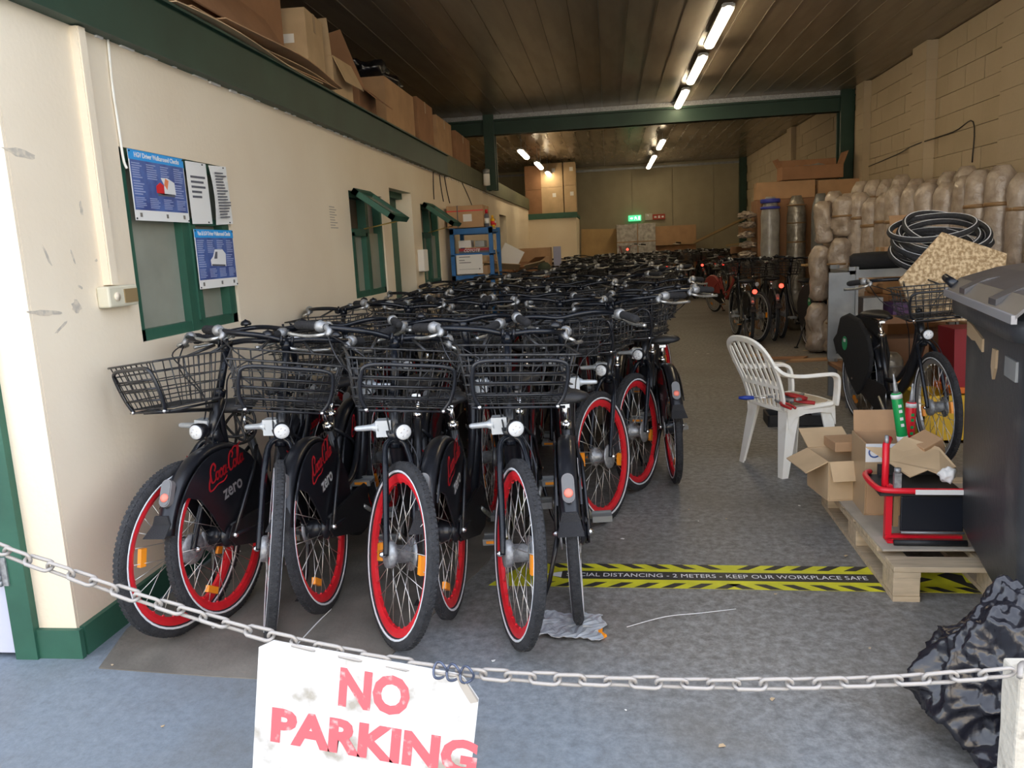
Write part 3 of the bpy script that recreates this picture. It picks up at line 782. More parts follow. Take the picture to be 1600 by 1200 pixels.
# ------------------------------------------------------------------ placing the bicycles
def front_at(px, py, a): return px - .56 * math.sin(math.radians(a)), py + .56 * math.cos(math.radians(a)), 180 + a
def rear_at(px, py, a): return px + .56 * math.sin(math.radians(-a)), py + .56 * math.cos(math.radians(a)), a
G1 = 'hire bicycles in the front row'
ROW1 = [('F', -1.72, 2.82, -6, -6, -4, 'hire bicycle leaning by the cream wall, leftmost of the front row'),
        ('R', -1.60, 2.95, -5, 0, -2, 'hire bicycle, rear wheel first, second from the cream wall in the front row'),
        ('F', -1.34, 2.80, 0, 25, 0, 'hire bicycle, third in the front row, its front wheel seen edge-on'),
        ('R', -1.20, 3.03, 2, 0, -4, 'hire bicycle, rear wheel first, fourth from the cream wall in the front row'),
        ('F', -.83, 2.74, 5, 31, 0, 'hire bicycle with red front rim turned to the middle, fifth in the front row'),
        ('R', -.66, 2.99, 0, 0, -2, 'hire bicycle, rear light first, sixth from the cream wall in the front row'),
        ('F', -.37, 2.75, 3, 18, 1, 'hire bicycle with front wheel nearest the floor tape arrow, seventh in the front row'),
        ('R', -.155, 2.96, 3, 0, -2, 'hire bicycle, rear light first, eighth and last of the front row')]
for (ty, x, y, a, s_, ln_, lab) in ROW1:
    bx, by, h = (front_at if ty == 'F' else rear_at)(x, y, a)
    make_bike(lab, bx, by, h, s_, G1, lean=ln_, bs={31: 19, 18: 12, -6: -30}.get(s_))
ords = ['first', 'second', 'third', 'fourth', 'fifth', 'sixth', 'seventh', 'eighth', 'ninth', 'tenth', 'eleventh', 'twelfth', 'thirteenth', 'fourteenth', 'fifteenth', 'sixteenth', 'seventeenth', 'eighteenth', 'nineteenth', 'twentieth']
R2 = [('F', -1.66, 4.55, 3), ('R', -1.50, 4.7, 0), ('F', -1.24, 4.5, 8), ('R', -1.02, 4.7, -2), ('F', -.78, 4.5, 12), ('R', -.56, 4.65, 2), ('F', -.30, 4.45, 14)]
for i, (ty, x, y, s_) in enumerate(R2):
    bx, by, h = (front_at if ty == 'F' else rear_at)(x, y, random.uniform(-3, 3))
    make_bike('hire bicycle in the second row from the front, %s from the cream wall' % ords[i], bx, by, h, s_ + random.uniform(-8, 8), 'hire bicycles in the second row', lean=random.uniform(-4, 3))
for (ty, x, y, a, s_, lab) in [('F', -.06, 4.08, -5, -21, 'hire bicycle with large white-ringed red wheel at the aisle edge behind the front row'),
                               ('F', .14, 4.63, -8, -17, 'hire bicycle with second white-ringed red wheel at the aisle edge'),
                               ('R', .36, 4.75, 3, 0, 'hire bicycle at the aisle edge, saddle and pedal standing out into the aisle')]:
    bx, by, h = (front_at if ty == 'F' else rear_at)(x, y, a)
    make_bike(lab, bx, by, h, s_, 'hire bicycles at the aisle edge', lean=-2)
for i in range(9):
    x = -1.64 + i * .245; ty = 'FR'[i % 2]
    bx, by, h = (front_at if ty == 'F' else rear_at)(x, 6.15 + random.uniform(-.15, .15), random.uniform(-4, 4))
    make_bike('hire bicycle in the third row from the front, %s from the cream wall' % ords[i], bx, by, h, random.uniform(-25, 25), 'hire bicycles in the third row', lean=random.uniform(-3, 3))

FARR = [far_mesh('city_bicycle_red_rims', s_, True) for s_ in (0, 22, -24)]
FARG = [far_mesh('city_bicycle_grey_rims', s_, False) for s_ in (5, 18, -20)]
def far_bike(label, x, y, h, grp, red=False):
    o = link('city_bicycle', random.choice(FARR if red else FARG), None)
    o.location = (x, y, 0); o.rotation_euler = (0, math.radians(random.uniform(-3, 3)), math.radians(h))
    tag(o, label, 'bicycle', grp); return o
for r_, (y, xa, xb) in enumerate([(8.35, -1.6, .5), (10.1, -1.25, .55), (11.85, -.95, .62), (13.6, -.9, .70), (15.35, -.9, .8), (17.1, -.8, .95), (18.9, -.6, 1.1), (20.4, -.5, 3.2), (21.9, .2, 3.2)]):
    n_ = int((xb - xa) / .27) + 1
    for i in range(n_):
        x = xa + (xb - xa) * i / max(1, n_ - 1)
        far_bike('black bicycle in the %s row from the front, %s from the left side' % (ords[r_ + 3], ords[i]), x + random.uniform(-.03, .03), y + random.uniform(-.12, .12),
                 (180 if i % 2 else 0) + random.uniform(-6, 6), 'bicycles in the %s row from the front' % ords[r_ + 3], red=r_ < 2)
def far_lamp(x, y, z, label):
    m_ = MB(); m_.lathe([(.03, .012), (.03, 0), (.02, -.012), (.004, -.016)], (0, 0, 0), 'y', 12)
    m_.box(-.012, .012, .01, .03, -.02, .02)
    o = build('bicycle_lamp', m_, reddot_m); o.location = (x, y, z); tag(o, label, 'bike light', 'red rear lights glowing in the dark rows'); return o
# right of the aisle
x, y, h = rear_at(1.84, 10.95, 0); make_bike('black bicycle with red rear light, nearest the aisle beside the wrapped rolls', x, y, h, 5, 'bicycles right of the aisle', red=False)
x, y, h = front_at(2.02, 11.25, 6); make_bike('black bicycle with white round headlamp facing out beside the wrapped rolls', x, y, h, 10, 'bicycles right of the aisle', red=False)
x, y, h = rear_at(2.24, 11.3, -3); make_bike('black bicycle with red rear light, furthest of those beside the wrapped rolls', x, y, h, 0, 'bicycles right of the aisle', red=False)
x, y, h = rear_at(2.52, 10.45, 6); bkc = make_bike('black bicycle with black bag over its rear wheel, against the wrapped rolls', x, y, h, -8, 'bicycles right of the aisle', red=False)
for i, (x, y, z) in enumerate([(1.84, 10.5, .74), (2.24, 10.85, .78), (1.42, 20.0, .78), (2.25, 19.9, .80), (2.75, 19.9, .80), (.5, 21.3, 1.25)]):
    far_lamp(x, y, z, 'glowing red rear light, ' + ['on the bicycle nearest the aisle', 'on the furthest bicycle by the wrapped rolls', 'leftmost of three in the far rows', 'middle of three in the far rows', 'last of three in the far rows', 'highest, before the foil crate'][i])
# two bicycles leaning back right of the far rows
fr_ = far_mesh('city_bicycle_red_frame', 12, False); fr_.materials.clear() if False else None
red_far = fr_.copy(); 
for i_, mm in enumerate(red_far.materials):
    if mm == black_m: red_far.materials[i_] = pink_m
for i, (x, y, h) in enumerate([(2.25, 15.6, 200), (.9, 22.6, 95), (1.9, 22.8, 85)]):
    o = link('city_bicycle', red_far, None); o.location = (x, y, [0, .25, .25][i]); o.rotation_euler = (0, .06, math.radians(h))
    tag(o, ['red framed bicycle standing at the aisle right of the dark rows', 'pinkish red bicycle heaped before the foil crate', 'pinkish red bicycle heaped right of the foil crate'][i], 'bicycle', 'red framed bicycles at the back')
# low bench carrying the heap
m = MB(); m.box(-.1, 2.7, 22.35, 22.95, .20, .25)
for xx in (0, 2.55):
    for yy in (22.38, 22.85): m.box(xx, xx + .06, yy, yy + .06, 0, .2)
tag(build('bench', m, ply_m), 'low bench under the heaped red bicycles at the back wall', 'bench')

# the big bicycle standing right, with shopping skirt bag
x, y, h = front_at(2.0, 5.12, 6)
BR = make_bike('black city bicycle parked sideways by the grey rack behind the bin', x, y, h, -6, 'bicycles right of the aisle', red=False, guard_=False)
def skirt_bag(parent, s_=1.0):
    for sx in (1, -1):
        g_ = MB(); P = [(.30, .10), (.32, .22), (.24, .36), (.08, .46), (-.12, .49), (-.27, .45), (-.33, .32), (-.41, .26), (-.34, .16), (-.20, .12), (-.12, .02), (-.02, -.06), (.08, -.12), (.18, -.06)]
        g_.prism(P, lambda a, b_: (.045 * sx, RA[1] + a, RA[2] + b_), lambda a, b_: (.075 * sx, RA[1] + a * .97, RA[2] + b_ * .97))
        o = build('skirt_bag', g_, fab_m, parent); soft(o, .02, 3)
        q = MB(); q.prism([(.05 * math.cos(a), .055 * math.sin(a)) for a in [i * PI / 7 for i in range(14)]], lambda a, b_: (.0755 * sx, RA[1] - .15 + a, RA[2] + .25 + b_), lambda a, b_: (.0765 * sx, RA[1] - .15 + a, RA[2] + .25 + b_))
        e = build('emblem', q, green_print, o)
        q = MB(); q.box(.0766 * sx, .0772 * sx, RA[1] - .17, RA[1] - .13, RA[2] + .26, RA[2] + .285); build('emblem_mark', q, white_m, e)
skirt_bag(BR)
skirt_bag(bkc)
# loose coiled cable lock on the first bicycle
cl = MB(); pts = []
for i in range(70):
    q = i / 70 * 2 * PI * 4.2; pts.append((-1.60 + .035 * math.sin(q * 1.3) + .05 * math.cos(q), 3.16 + .03 * math.cos(q * .8), .80 + .075 * math.sin(q) - i * .0009))
cl.tube(smooth_path(pts, 2), .0058, 6)
tag(build('cable_lock', cl, plast_m), 'black coiled cable lock hanging from the leftmost bicycle', 'lock')

# ================================================================== BOXES AND CLUTTER
def carton(name, label, loc, dims, rz=0, m_=card_m, flaps=(), tape=True, group=None, rot=None, lab=None, cat='box'):
    w_, d_, h_ = dims
    t = thing(name, label, cat, loc, rz, group, rot)
    b_ = MB(); th = .006
    if flaps:
        b_.box(-w_/2, w_/2, -d_/2, d_/2, 0, th)
        b_.box(-w_/2, -w_/2 + th, -d_/2, d_/2, th, h_); b_.box(w_/2 - th, w_/2, -d_/2, d_/2, th, h_)
        b_.box(-w_/2 + th, w_/2 - th, -d_/2, -d_/2 + th, th, h_); b_.box(-w_/2 + th, w_/2 - th, d_/2 - th, d_/2, th, h_)
    else:
        b_.box(-w_/2, w_/2, -d_/2, d_/2, 0, h_)
    soft(build('box_body', b_, m_, t), .004, 2)
    for (side, ang, L) in flaps:
        f_ = MB(); a = math.radians(ang)
        if side in '+x-x':
            s_ = 1 if side == '+x' else -1
            f_.box(0, L, -d_/2 + .004, d_/2 - .004, -.003, .003)
            M_ = Matrix.Translation((s_ * w_/2, 0, h_)) @ Matrix.Rotation(0 if s_ > 0 else PI, 4, 'Z') @ Matrix.Rotation(a, 4, 'Y')
        else:
            s_ = 1 if side == '+y' else -1
            f_.box(0, L, -w_/2 + .004, w_/2 - .004, -.003, .003)
            M_ = Matrix.Translation((0, s_ * d_/2, h_)) @ Matrix.Rotation(PI/2 if s_ > 0 else -PI/2, 4, 'Z') @ Matrix.Rotation(a, 4, 'Y')
        build('flap', f_, m_, t, M_)
    if tape and not flaps:
        p = MB(); p.box(-w_/2 - .001, w_/2 + .001, -.025, .025, h_, h_ + .0015); p.box(-w_/2 - .0015, -w_/2, -.025, .025, h_ * .75, h_ + .0015)
        p.box(w_/2, w_/2 + .0015, -.025, .025, h_ * .75, h_ + .0015)
        build('packing_tape', p, tape_m, t)
    if lab:
        for (lx, lz, lw, lh) in lab:
            p = MB(); p.box(lx - lw/2, lx + lw/2, -d_/2 - .003, -d_/2 - .0005, lz - lh/2, lz + lh/2); build('paper_label', p, paper_m, t)
    return t
GM = 'cartons along the mezzanine edge'
# flattened sheets, big boxes on the mezzanine (deck at z = 2.64 by the edge)
for i, (y0, L, dx, tilt) in enumerate([(3.75, 2.0, .07, 0), (3.9, 2.15, .05, .012), (3.8, 2.25, .03, .02), (4.2, 1.9, .1, .035)]):
    s_ = MB(); k_ = 10; vs = []
    for j in range(k_ + 1):
        u = j / k_; y = y0 + L * u; zz = 2.653 + .013 * i + tilt * math.sin(u * PI) * .8 + .01 * math.sin(u * 7 + i)
        x1 = XL + dx + .02 * math.sin(u * 5 + i * 2)
        vs += [(x1, y, zz), (x1, y, zz + .006), (-2.9, y, zz + .02), (-2.9, y, zz + .014)]
    s_.loft([vs[4 * j:4 * j + 4] for j in range(k_ + 1)], sm=False)
    tag(build('cardboard_sheet', s_, [card3_m, card_m][i % 2]), 'flattened cardboard sheet on the mezzanine edge, %s of the four' % ['lowest', 'second', 'third', 'top'][i], 'cardboard', 'flattened cardboard sheets')
carton('carton', 'huge reddish brown carton on the mezzanine, largest and nearest', (-2.66, 4.75, 2.74), (.95, 1.55, .80), -.06, card2_m, group=GM)
s_ = MB(); s_.box(0, .008, -.62, .62, 0, .62)
tag(build('cardboard_flap_board', s_, card2_m, None, Tm(-2.02, 4.62, 2.74, 0, -.55, 0)), 'loose brown cardboard board leaning out over the mezzanine edge', 'cardboard')
carton('carton', 'tall pale carton on the mezzanine with torn white label', (-2.22, 5.86, 2.66), (.34, .40, .50), .05, card3_m, group=GM, lab=[(0, .30, .16, .06)])
carton('carton', 'pale carton standing open with raised flap on the mezzanine', (-2.2, 6.42, 2.66), (.32, .42, .30), -.03, card3_m, [('-y', -80, .26), ('+x', 65, .22)], group=GM)
carton('carton', 'small dark carton with pale label behind the open pale carton', (-2.55, 6.35, 2.66), (.26, .3, .42), 0, card2_m, group=GM, lab=[(0, .3, .08, .08)])
s_ = MB(); s_.box(0, .45, 0, .007, 0, .62)
tag(build('cardboard_flap_board', s_, card2_m, None, Tm(-2.45, 7.05, 2.66, 0, -.35, .5)), 'dark torn cardboard piece leaning beside the open pale carton', 'cardboard')
carton('carton', 'dark open carton on the mezzanine edge before the wide brown carton', (-2.26, 7.2, 2.66), (.36, .55, .22), .02, card2_m, [('+x', 40, .2), ('-x', -60, .2)], group=GM)
carton('carton', 'wide brown octagonal carton on the mezzanine edge', (-2.4, 8.35, 2.66), (.66, 1.15, .46), 0, card_m, group=GM, tape=False)
carton('carton', 'brown carton with vertical flutes on the mezzanine, beyond the wide one', (-2.3, 9.5, 2.66), (.46, .8, .5), 0, card2_m, group=GM)
carton('carton', 'brown carton on the mezzanine edge, second before the steel post', (-2.28, 10.6, 2.66), (.42, .95, .46), 0, card_m, group=GM)
carton('carton', 'brown carton on the mezzanine edge nearest the steel post', (-2.26, 11.85, 2.66), (.42, 1.2, .42), .01, card2_m, group=GM)
carton('carton', 'half hidden brown carton on the mezzanine behind the wide brown one', (-3.1, 9.0, 2.66), (.6, 1.8, .5), .01, card2_m, group=GM)
# dark plastic bundle on top of the wide carton
def lump(name, label, cat, c, r, m_, seed=0, amp=.3, sub=4, freq=2.0, group=None, flat=1.0):
    import bmesh
    bm = bmesh.new(); bmesh.ops.create_icosphere(bm, subdivisions=sub, radius=1.0)
    for v in bm.verts:
        d = v.co.normalized(); q = d * freq + Vector((seed, seed * 2.1, 0))
        k_ = 1 + amp * noise.noise(q) + amp * .6 * abs(noise.noise(q * 2.3)) + amp * .25 * noise.noise(q * 6)
        v.co = Vector((d.x * r[0] * k_, d.y * r[1] * k_, d.z * r[2] * k_))
    zmin = -r[2] * flat
    for v in bm.verts:
        if v.co.z < zmin: v.co.z = zmin
    me = bpy.data.meshes.new(name); bm.to_mesh(me); bm.free()
    for p in me.polygons: p.use_smooth = True
    me.materials.append(m_)
    o = link(name, me); o.location = c; tag(o, label, cat, group); return o
lump('plastic_bundle', 'crumpled dark plastic bundle on top of the wide brown carton', 'plastic', (-2.42, 8.35, 3.22), (.28, .5, .13), bag_m, 3, .5)
# stacked cartons over the back room
k = 0
for (x, z, w_, h_, m_) in [(-1.88, 2.26, .42, .62, card2_m), (-1.88, 2.885, .42, .6, card2_m), (-1.39, 2.26, .56, .66, card3_m), (-1.39, 2.925, .56, .60, card3_m), (-.935, 2.26, .3, .68, card3_m), (-.935, 2.945, .3, .58, card3_m)]:
    carton('carton', 'stacked carton on the back room roof, ' + ['left column, lower', 'left column, upper', 'middle column, lower', 'middle column, upper under the light', 'right column, lower', 'right column, upper'][k], (x, 21.35, z), (w_, .6, h_), 0, m_, group='cartons on the back room roof', lab=[(.05, h_ * .7, .09, .1)] if k > 1 else None); k += 1

# hanging bottle / canister on fascia
t = thing('spray_canister', 'small grey canister hanging at the foot of the mezzanine post', 'canister', (-1.86, 12.7, 2.42))
m = MB(); m.lathe([(.01, 0), (.055, .005), (.055, .17), (.05, .18)], (0, 0, 0), 'z', 14); build('canister_body', m, paper_m, t)
m = MB(); m.lathe([(.05, .18), (.055, .20), (.055, .245), (.02, .26)], (0, 0, 0), 'z', 14); build('canister_cap', m, greymet_m, t)

# ------------------------------------------------------------------ left wall fittings
t = thing('cable_trunking', 'cream square cable trunking running down beside the pier', 'trunking', (XL, 3.05, 1.38))
m = MB(); m.box(0, .03, -.025, .025, 0, .99); build('trunking_body', m, wall_m, t)
m = MB(); m.box(.03, .036, -.02, .02, 0, .99); build('trunking_cover', m, wall_m, t)
t = thing('socket_box', 'cream plastic socket box with brown window on the left wall', 'socket', (XL, 3.07, 1.29))
m = MB(); m.box(0, .055, -.10, .10, 0, .085); soft(build('socket_body', m, mat('aged_cream_plastic', (.66, .62, .48), .45), t), .008, 2)
m = MB(); m.box(.052, .06, .0, .088, .014, .07); build('socket_window', m, mat('brown_clear_cover', (.28, .2, .1), .2), t)
m = MB(); m.cyl((.055, -.05, .042), (.06, -.05, .042), .018, n=14); build('knockout', m, wall_m, t)
m = MB(); m.tube(smooth_path([(XL + .008, 3.26, 2.375), (XL + .008, 3.25, 2.2), (XL + .008, 3.255, 2.05), (XL + .008, 3.262, 1.9), (XL + .014, 3.27, 1.86)], 6), .006, 6)
tag(build('wall_cable', m, cream_m), 'thin white cable hanging down to the window corner', 'cable')

def textlines(mb_, y0, y1, z0, z1, n_, x, wd=.55):
    for i in range(n_):
        z = z0 + (z1 - z0) * (i + .5) / n_; h = (z1 - z0) / n_ * .45
        mb_.box(x, x + .0006, y0, y0 + (y1 - y0) * random.uniform(.6, 1), z - h/2, z + h/2)
def poster(label, y0, y1, z0, z1, title, van):
    X = XL + .012
    t = thing('wall_poster', label, 'poster', (X, y0, z0), 0, None)
    W_, H_ = y1 - y0, z1 - z0
    m = MB(); m.box(0, .002, 0, W_, 0, H_); build('sheet', m, paper_m, t)
    m = MB(); m.box(.002, .0026, .006, W_ - .006, H_ * .15, H_ * .86); bf = build('navy_field', m, poster_m, t)
    m = MB(); m.box(.002, .0026, .0, W_, H_ * .86, H_); build('blue_header', m, posterb_m, t)
    tm = textmesh(title, .030, offset=.0004, mats=white_m)
    Rm = Matrix.Translation((.0035, W_ / 2, H_ * .93)) @ Matrix.Rotation(PI/2, 4, 'Z') @ Matrix.Rotation(PI/2, 4, 'X') @ Matrix.Diagonal((W_ / .50 if not van else W_ / .57, 1, 1, 1))
    link('title_text', tm, t, Rm)
    m = MB()
    cs = W_ / 4
    for c_ in range(4):
        textlines(m, .014 + c_ * cs, .014 + c_ * cs + cs * .75, H_ * .60, H_ * .83, 7, .0027)
        textlines(m, .014 + c_ * cs, .014 + c_ * cs + cs * .75, H_ * .18, H_ * .34, 6, .0027)
    textlines(m, .014, .014 + cs * .75, H_ * .36, H_ * .58, 6, .0027); textlines(m, W_ - cs, W_ - .02, H_ * .36, H_ * .58, 6, .0027)
    o = build('small_print', m, poster_t, t); o['kind'] = 'stuff'
    P = lambda d: (lambda a, b_: (d, W_ * a, H_ * b_))
    m = MB()
    if not van:
        m.prism([(.42, .42), (.56, .40), (.56, .54), (.50, .58), (.42, .52)], P(.0027), P(.0034))
        build('red_cab', m, red_m, t)
        m = MB(); m.prism([(.56, .40), (.78, .42), (.77, .60), (.64, .66), (.52, .65), (.57, .55)], P(.0027), P(.0034)); build('white_tanker', m, white_m, t)
        m = MB(); m.prism([(.57, .55), (.62, .48), (.66, .62), (.6, .65)], P(.0035), P(.0039)); build('orange_stripe', m, mat('orange_print', (.85, .25, .1), .5), t)
        m = MB(); m.prism([(.44, .38), (.76, .38), (.76, .42), (.44, .42)], P(.0027), P(.0034)); build('wheels_print', m, ink_m, t)
    else:
        m.prism([(.34, .38), (.72, .36), (.74, .58), (.66, .66), (.46, .66), (.40, .54), (.33, .48)], P(.0027), P(.0034)); build('white_van', m, white_m, t)
        m = MB(); m.prism([(.42, .50), (.50, .50), (.52, .62), (.47, .62)], P(.0035), P(.0039)); m.prism([(.35, .38), (.7, .36), (.7, .39), (.35, .41)], P(.0035), P(.0039)); build('van_windows', m, ink_m, t)
    m = MB()
    for a in (.08, .55, .88): m.box(.0021, .0028, W_ * a, W_ * a + .018, H_ * .05, H_ * .11)
    build('footer_marks', m, grey_rim_m, t)['kind'] = 'stuff'
    m = MB()
    for (a, b_) in ((.008, .008), (W_ - .008, .008), (.008, H_ - .008), (W_ - .008, H_ - .008)): m.lathe([(.004, .002), (.004, .005), (.001, .007)], (0, a, b_), 'x', 8)
    build('pin', m, black_m, t)['kind'] = 'stuff'
poster('blue poster with red and white lorry pinned over the first window', 3.29, 3.74, 1.645, 1.945, 'HGV Driver Walkaround Checks', False)
poster('blue poster with white van pinned lower on the first window', 3.77, 4.18, 1.32, 1.615, 'Van & LGV Driver Walkaround Checks', True)
for i, (y0, y1, rx) in enumerate([(3.77, 3.97, .02), (4.01, 4.20, .05)]):
    t = thing('paper_notice', ['typed white notice pinned beside the lorry poster', 'second white notice of dense lines, nearest the window edge'][i], 'paper', (XL + .012, y0, 1.64), 0, None, rot=(rx, 0, 0))
    m = MB(); k_ = 8
    m.loft([[(0 + .012 * math.sin(j / k_ * PI) * i, 0, .30 * j / k_), (.0015 + .012 * math.sin(j / k_ * PI) * i, 0, .30 * j / k_), (.0015, y1 - y0, .30 * j / k_), (0, y1 - y0, .30 * j / k_)] for j in range(k_ + 1)], sm=False); build('sheet', m, paper_m, t)
    m = MB()
    if i == 0: textlines(m, .03, y1 - y0 - .02, .12, .24, 5, .0022)
    else: textlines(m, .03, y1 - y0 - .02, .03, .27, 16, .0142)
    o = build('typed_lines', m, ink_m, t); o['kind'] = 'stuff'
    m = MB()
    for b_ in (.008, .292): m.lathe([(.004, .0), (.004, .004), (.001, .006)], (.001, (y1 - y0) * .8, b_), 'x', 8)
    build('pin', m, black_m, t)['kind'] = 'stuff'
t = thing('paper_notice', 'faded paper with faint drawing stuck on the cream wall before the hopper window', 'paper', (XL + .002, 5.76, 1.62))
m = MB(); m.box(0, .001, 0, .27, 0, .22); build('sheet', m, wall_m, t)
m = MB(); textlines(m, .03, .2, .03, .2, 9, .0012); o = build('faint_lines', m, mat('faint_ink', (.5, .44, .36), .8), t); o['kind'] = 'stuff'
t = thing('wall_box', 'white paper towel box on the wall between door and second hopper window', 'dispenser', (XL, 8.47, 1.24))
m = MB(); m.box(0, .07, 0, .2, 0, .235); soft(build('dispenser_body', m, paper_m, t), .008, 2)
m = MB(); m.box(.02, .06, .03, .17, -.004, .0); build('dispenser_slot', m, ink_m, t)
# loose cables above the blue rack
for i, (y0, y1, z1) in enumerate([(9.5, 9.4, 2.05), (9.85, 9.95, 2.05), (10.15, 10.35, 2.05), (11.4, 12.4, 1.95)]):
    m = MB(); m.tube(smooth_path([(XL + .01, y0, 2.38), (XL + .012, (y0 + y1) / 2, 2.2), (XL + .02, y1, z1)], 5), .006, 5)
    tag(build('wall_cable', m, plast_m), 'thin dark cable hanging on the left wall, %s above the blue rack' % ['first', 'second', 'third', 'furthest, sagging beyond and'][i], 'cable', 'dark cables on the left wall')

# ------------------------------------------------------------------ blue rack
SX, SY, SW, SD = -1.96, 9.95, .54, .75
t = thing('blue_rack', 'blue steel shelving rack against the cream wall, boxes on top', 'shelf', (SX, SY, 0))
for (a, b_) in ((0, 0), (SW - .05, 0), (0, SD - .05), (SW - .05, SD - .05)):
    m = MB(); m.box(a, a + .05, b_, b_ + .05, 0, 1.72 if b_ < .1 else 1.72); build('upright', m, blue_m, t)
for z in (.35, 1.06, 1.37, 1.64):
    m = MB(); m.box(0, SW, 0, .03, z, z + .07 if z != 1.37 else z + .02); m.box(0, SW, SD - .03, SD, z, z + .06); m.box(.02, SW - .02, .03, SD - .03, z + .02, z + .035)
    build('shelf_deck', m, blue_m, t)
t = carton('carton', 'reddish brown carton tied with string on top of the blue rack', (SX + .2, SY + .3, 1.72), (.46, .5, .27), 0, card_m, lab=[(.03, .12, .11, .09)])
m = MB(); m.box(-.232, .232, -.252, -.2505, .20, .212); build('red_stripe', m, redp_m, t)
m = MB(); m.box(-.1, -.088, -.254, -.2505, 0, .27); m.box(-.1, -.088, -.25, .25, .27, .273); build('string', m, ink_m, t)
for i, (x, r_, h_, c_, c2_, lab) in enumerate([(SX + .47, .03, .19, ink_m, redp_m, 'black bottle with red cap on the blue rack'), (SX + .545, .026, .13, mat('yellow_plastic', (.8, .45, .02), .4), MATS['yellow_plastic'], 'yellow bottle on the blue rack beside the black one'), (SX + .62, .02, .1, paper_m, ink_m, 'small pale bottle, last on the blue rack top')]):
    t = thing('bottle', lab, 'bottle', (min(x, SX + .52), SY + .06 + i * .16, 1.71))
    m = MB(); m.lathe([(r_, 0), (r_, h_ * .8), (r_ * .5, h_ * .92)], (0, 0, 0), 'z', 14); build('bottle_body', m, c_, t)
    m = MB(); m.lathe([(r_ * .6, h_ * .9), (r_ * .6, h_ * 1.15)], (0, 0, 0), 'z', 12); build('bottle_cap', m, c2_, t)
    m = MB(); m.lathe([(r_ * 1.02, h_ * .25), (r_ * 1.02, h_ * .6)], (0, 0, 0), 'z', 14); build('bottle_label', m, paper_m if i == 0 else redp_m, t)
for i, (x, z, w_, h_, m_, lab) in enumerate([(.17, 1.475, .16, .09, paper_m, 'small white box on the middle shelf of the blue rack'), (.36, 1.475, .12, .08, greymet_m, 'small grey box on the middle shelf of the blue rack'),
        (.18, 1.13, .2, .08, greymet_m, 'grey parts tray on the lower shelf of the blue rack'), (.38, 1.13, .13, .11, card_m, 'little brown box on the lower shelf of the blue rack')]):
    carton('parts_box', lab, (SX + x, SY + .2, z), (w_, .22, h_), 0, m_, tape=False)
t = thing('tool_box_red', 'long red and black printed box on the middle shelf of the blue rack', 'box', (SX + .29, SY + .14, 1.395))
m = MB(); m.box(-.19, .19, -.1, .15, 0, .07); build('box_body', m, mat('dark_red_card', (.35, .02, .03), .5), t)
m = MB(); m.box(-.19, .19, -.103, -.1, .0, .035); build('black_band', m, ink_m, t)
link('printed_word', textmesh('COYOTE', .05, shear=.3, offset=.001, mats=white_m), t, Matrix.Translation((-.03, -.104, .04)) @ Matrix.Rotation(PI/2, 4, 'X'))
t = thing('paper_sign', 'white paper sign with typed lines and an arrow hung on the blue rack', 'sign', (SX + .07, SY - .012, 1.15))
m = MB(); m.box(0, .33, 0, .003, 0, .235); build('sheet', m, paper_m, t)
m = MB(); [m.box(.035, .035 + l, -.001, 0, z, z + .008) for l, z in ((.14, .205), (.07, .165), (.15, .135))]; m.box(.03, .29, -.001, 0, .055, .058); m.prism([(.285, .045), (.305, .0565), (.285, .068)], lambda a, b_: (a, -.001, b_), lambda a, b_: (a, 0, b_)); build('typed_lines_and_arrow', m, ink_m, t)['kind'] = 'stuff'
t = thing('hanging_broom', 'thin pale pole with white end hanging beside the blue rack', 'pole', (SX + SW + .05, SY - .05, .95))
m = MB(); m.cyl((.02, 0, .12), (-.02, .0, .60), .008, n=8); build('pole', m, ply_m, t)
m = MB(); m.cyl((.025, 0, 0), (.02, 0, .13), .017, n=10); build('pole_end', m, paper_m, t)

# ------------------------------------------------------------------ pile of cardboard behind the bicycles on the left
GP = 'loose cardboard in the heap by the blue rack'
t = thing('work_table', 'low table under the cardboard heap beyond the blue rack', 'table', (-1.5, 12.6, 0))
m = MB(); m.box(-.45, .55, -1.2, 1.2, .72, .76); build('table_top', m, ply_m, t)
for a in (-.42, .48):
    for b_ in (-1.15, 1.1): m = MB(); m.box(a, a + .05, b_, b_ + .05, 0, .72); build('leg', m, ply_m, t)
carton('carton', 'long brown carton at the back of the cardboard heap', (-1.42, 13.5, .76), (.95, .3, .42), 0, card_m, group=GP)
carton('carton', 'brown carton in the heap with two pale stripes', (-1.68, 12.0, .76), (.32, .35, .26), .2, card_m, [('-x', 30, .15), ('+x', 40, .12)], group=GP)
carton('carton', 'open brown carton in the middle of the heap', (-1.25, 12.2, .76), (.3, .3, .22), -.5, card2_m, [('-y', 30, .14), ('+x', -30, .14)], group=GP)
carton('carton', 'upright brown carton at the right of the heap', (-1.02, 12.6, .76), (.2, .3, .28), .1, card_m, group=GP)
for i, (x, y, z, w_, h_, r_, m_, lab) in enumerate([(-1.5, 11.7, .95, .32, .3, (.2, .5, .3), paper_m, 'crumpled white paper sheet standing on the cardboard heap'), (-1.5, 11.2, .92, .5, .22, (1.2, .1, .2), card3_m, 'pale printed cardboard sheet lying in front of the heap'),
        (-1.0, 11.3, .93, .3, .2, (1.3, -.2, -.1), card3_m, 'small pale cardboard scrap beside the printed sheet'), (-.78, 12.4, .85, .12, .34, (0, 0, .3), mat('lilac_card', (.32, .32, .42), .7), 'blue grey folder standing at the right of the heap')]):
    m = MB(); m.box(-w_/2, w_/2, -.004, .004, 0, h_)
    tag(build('loose_sheet', m, m_, None, Tm(x, y, z, *r_)), lab, 'cardboard', GP)

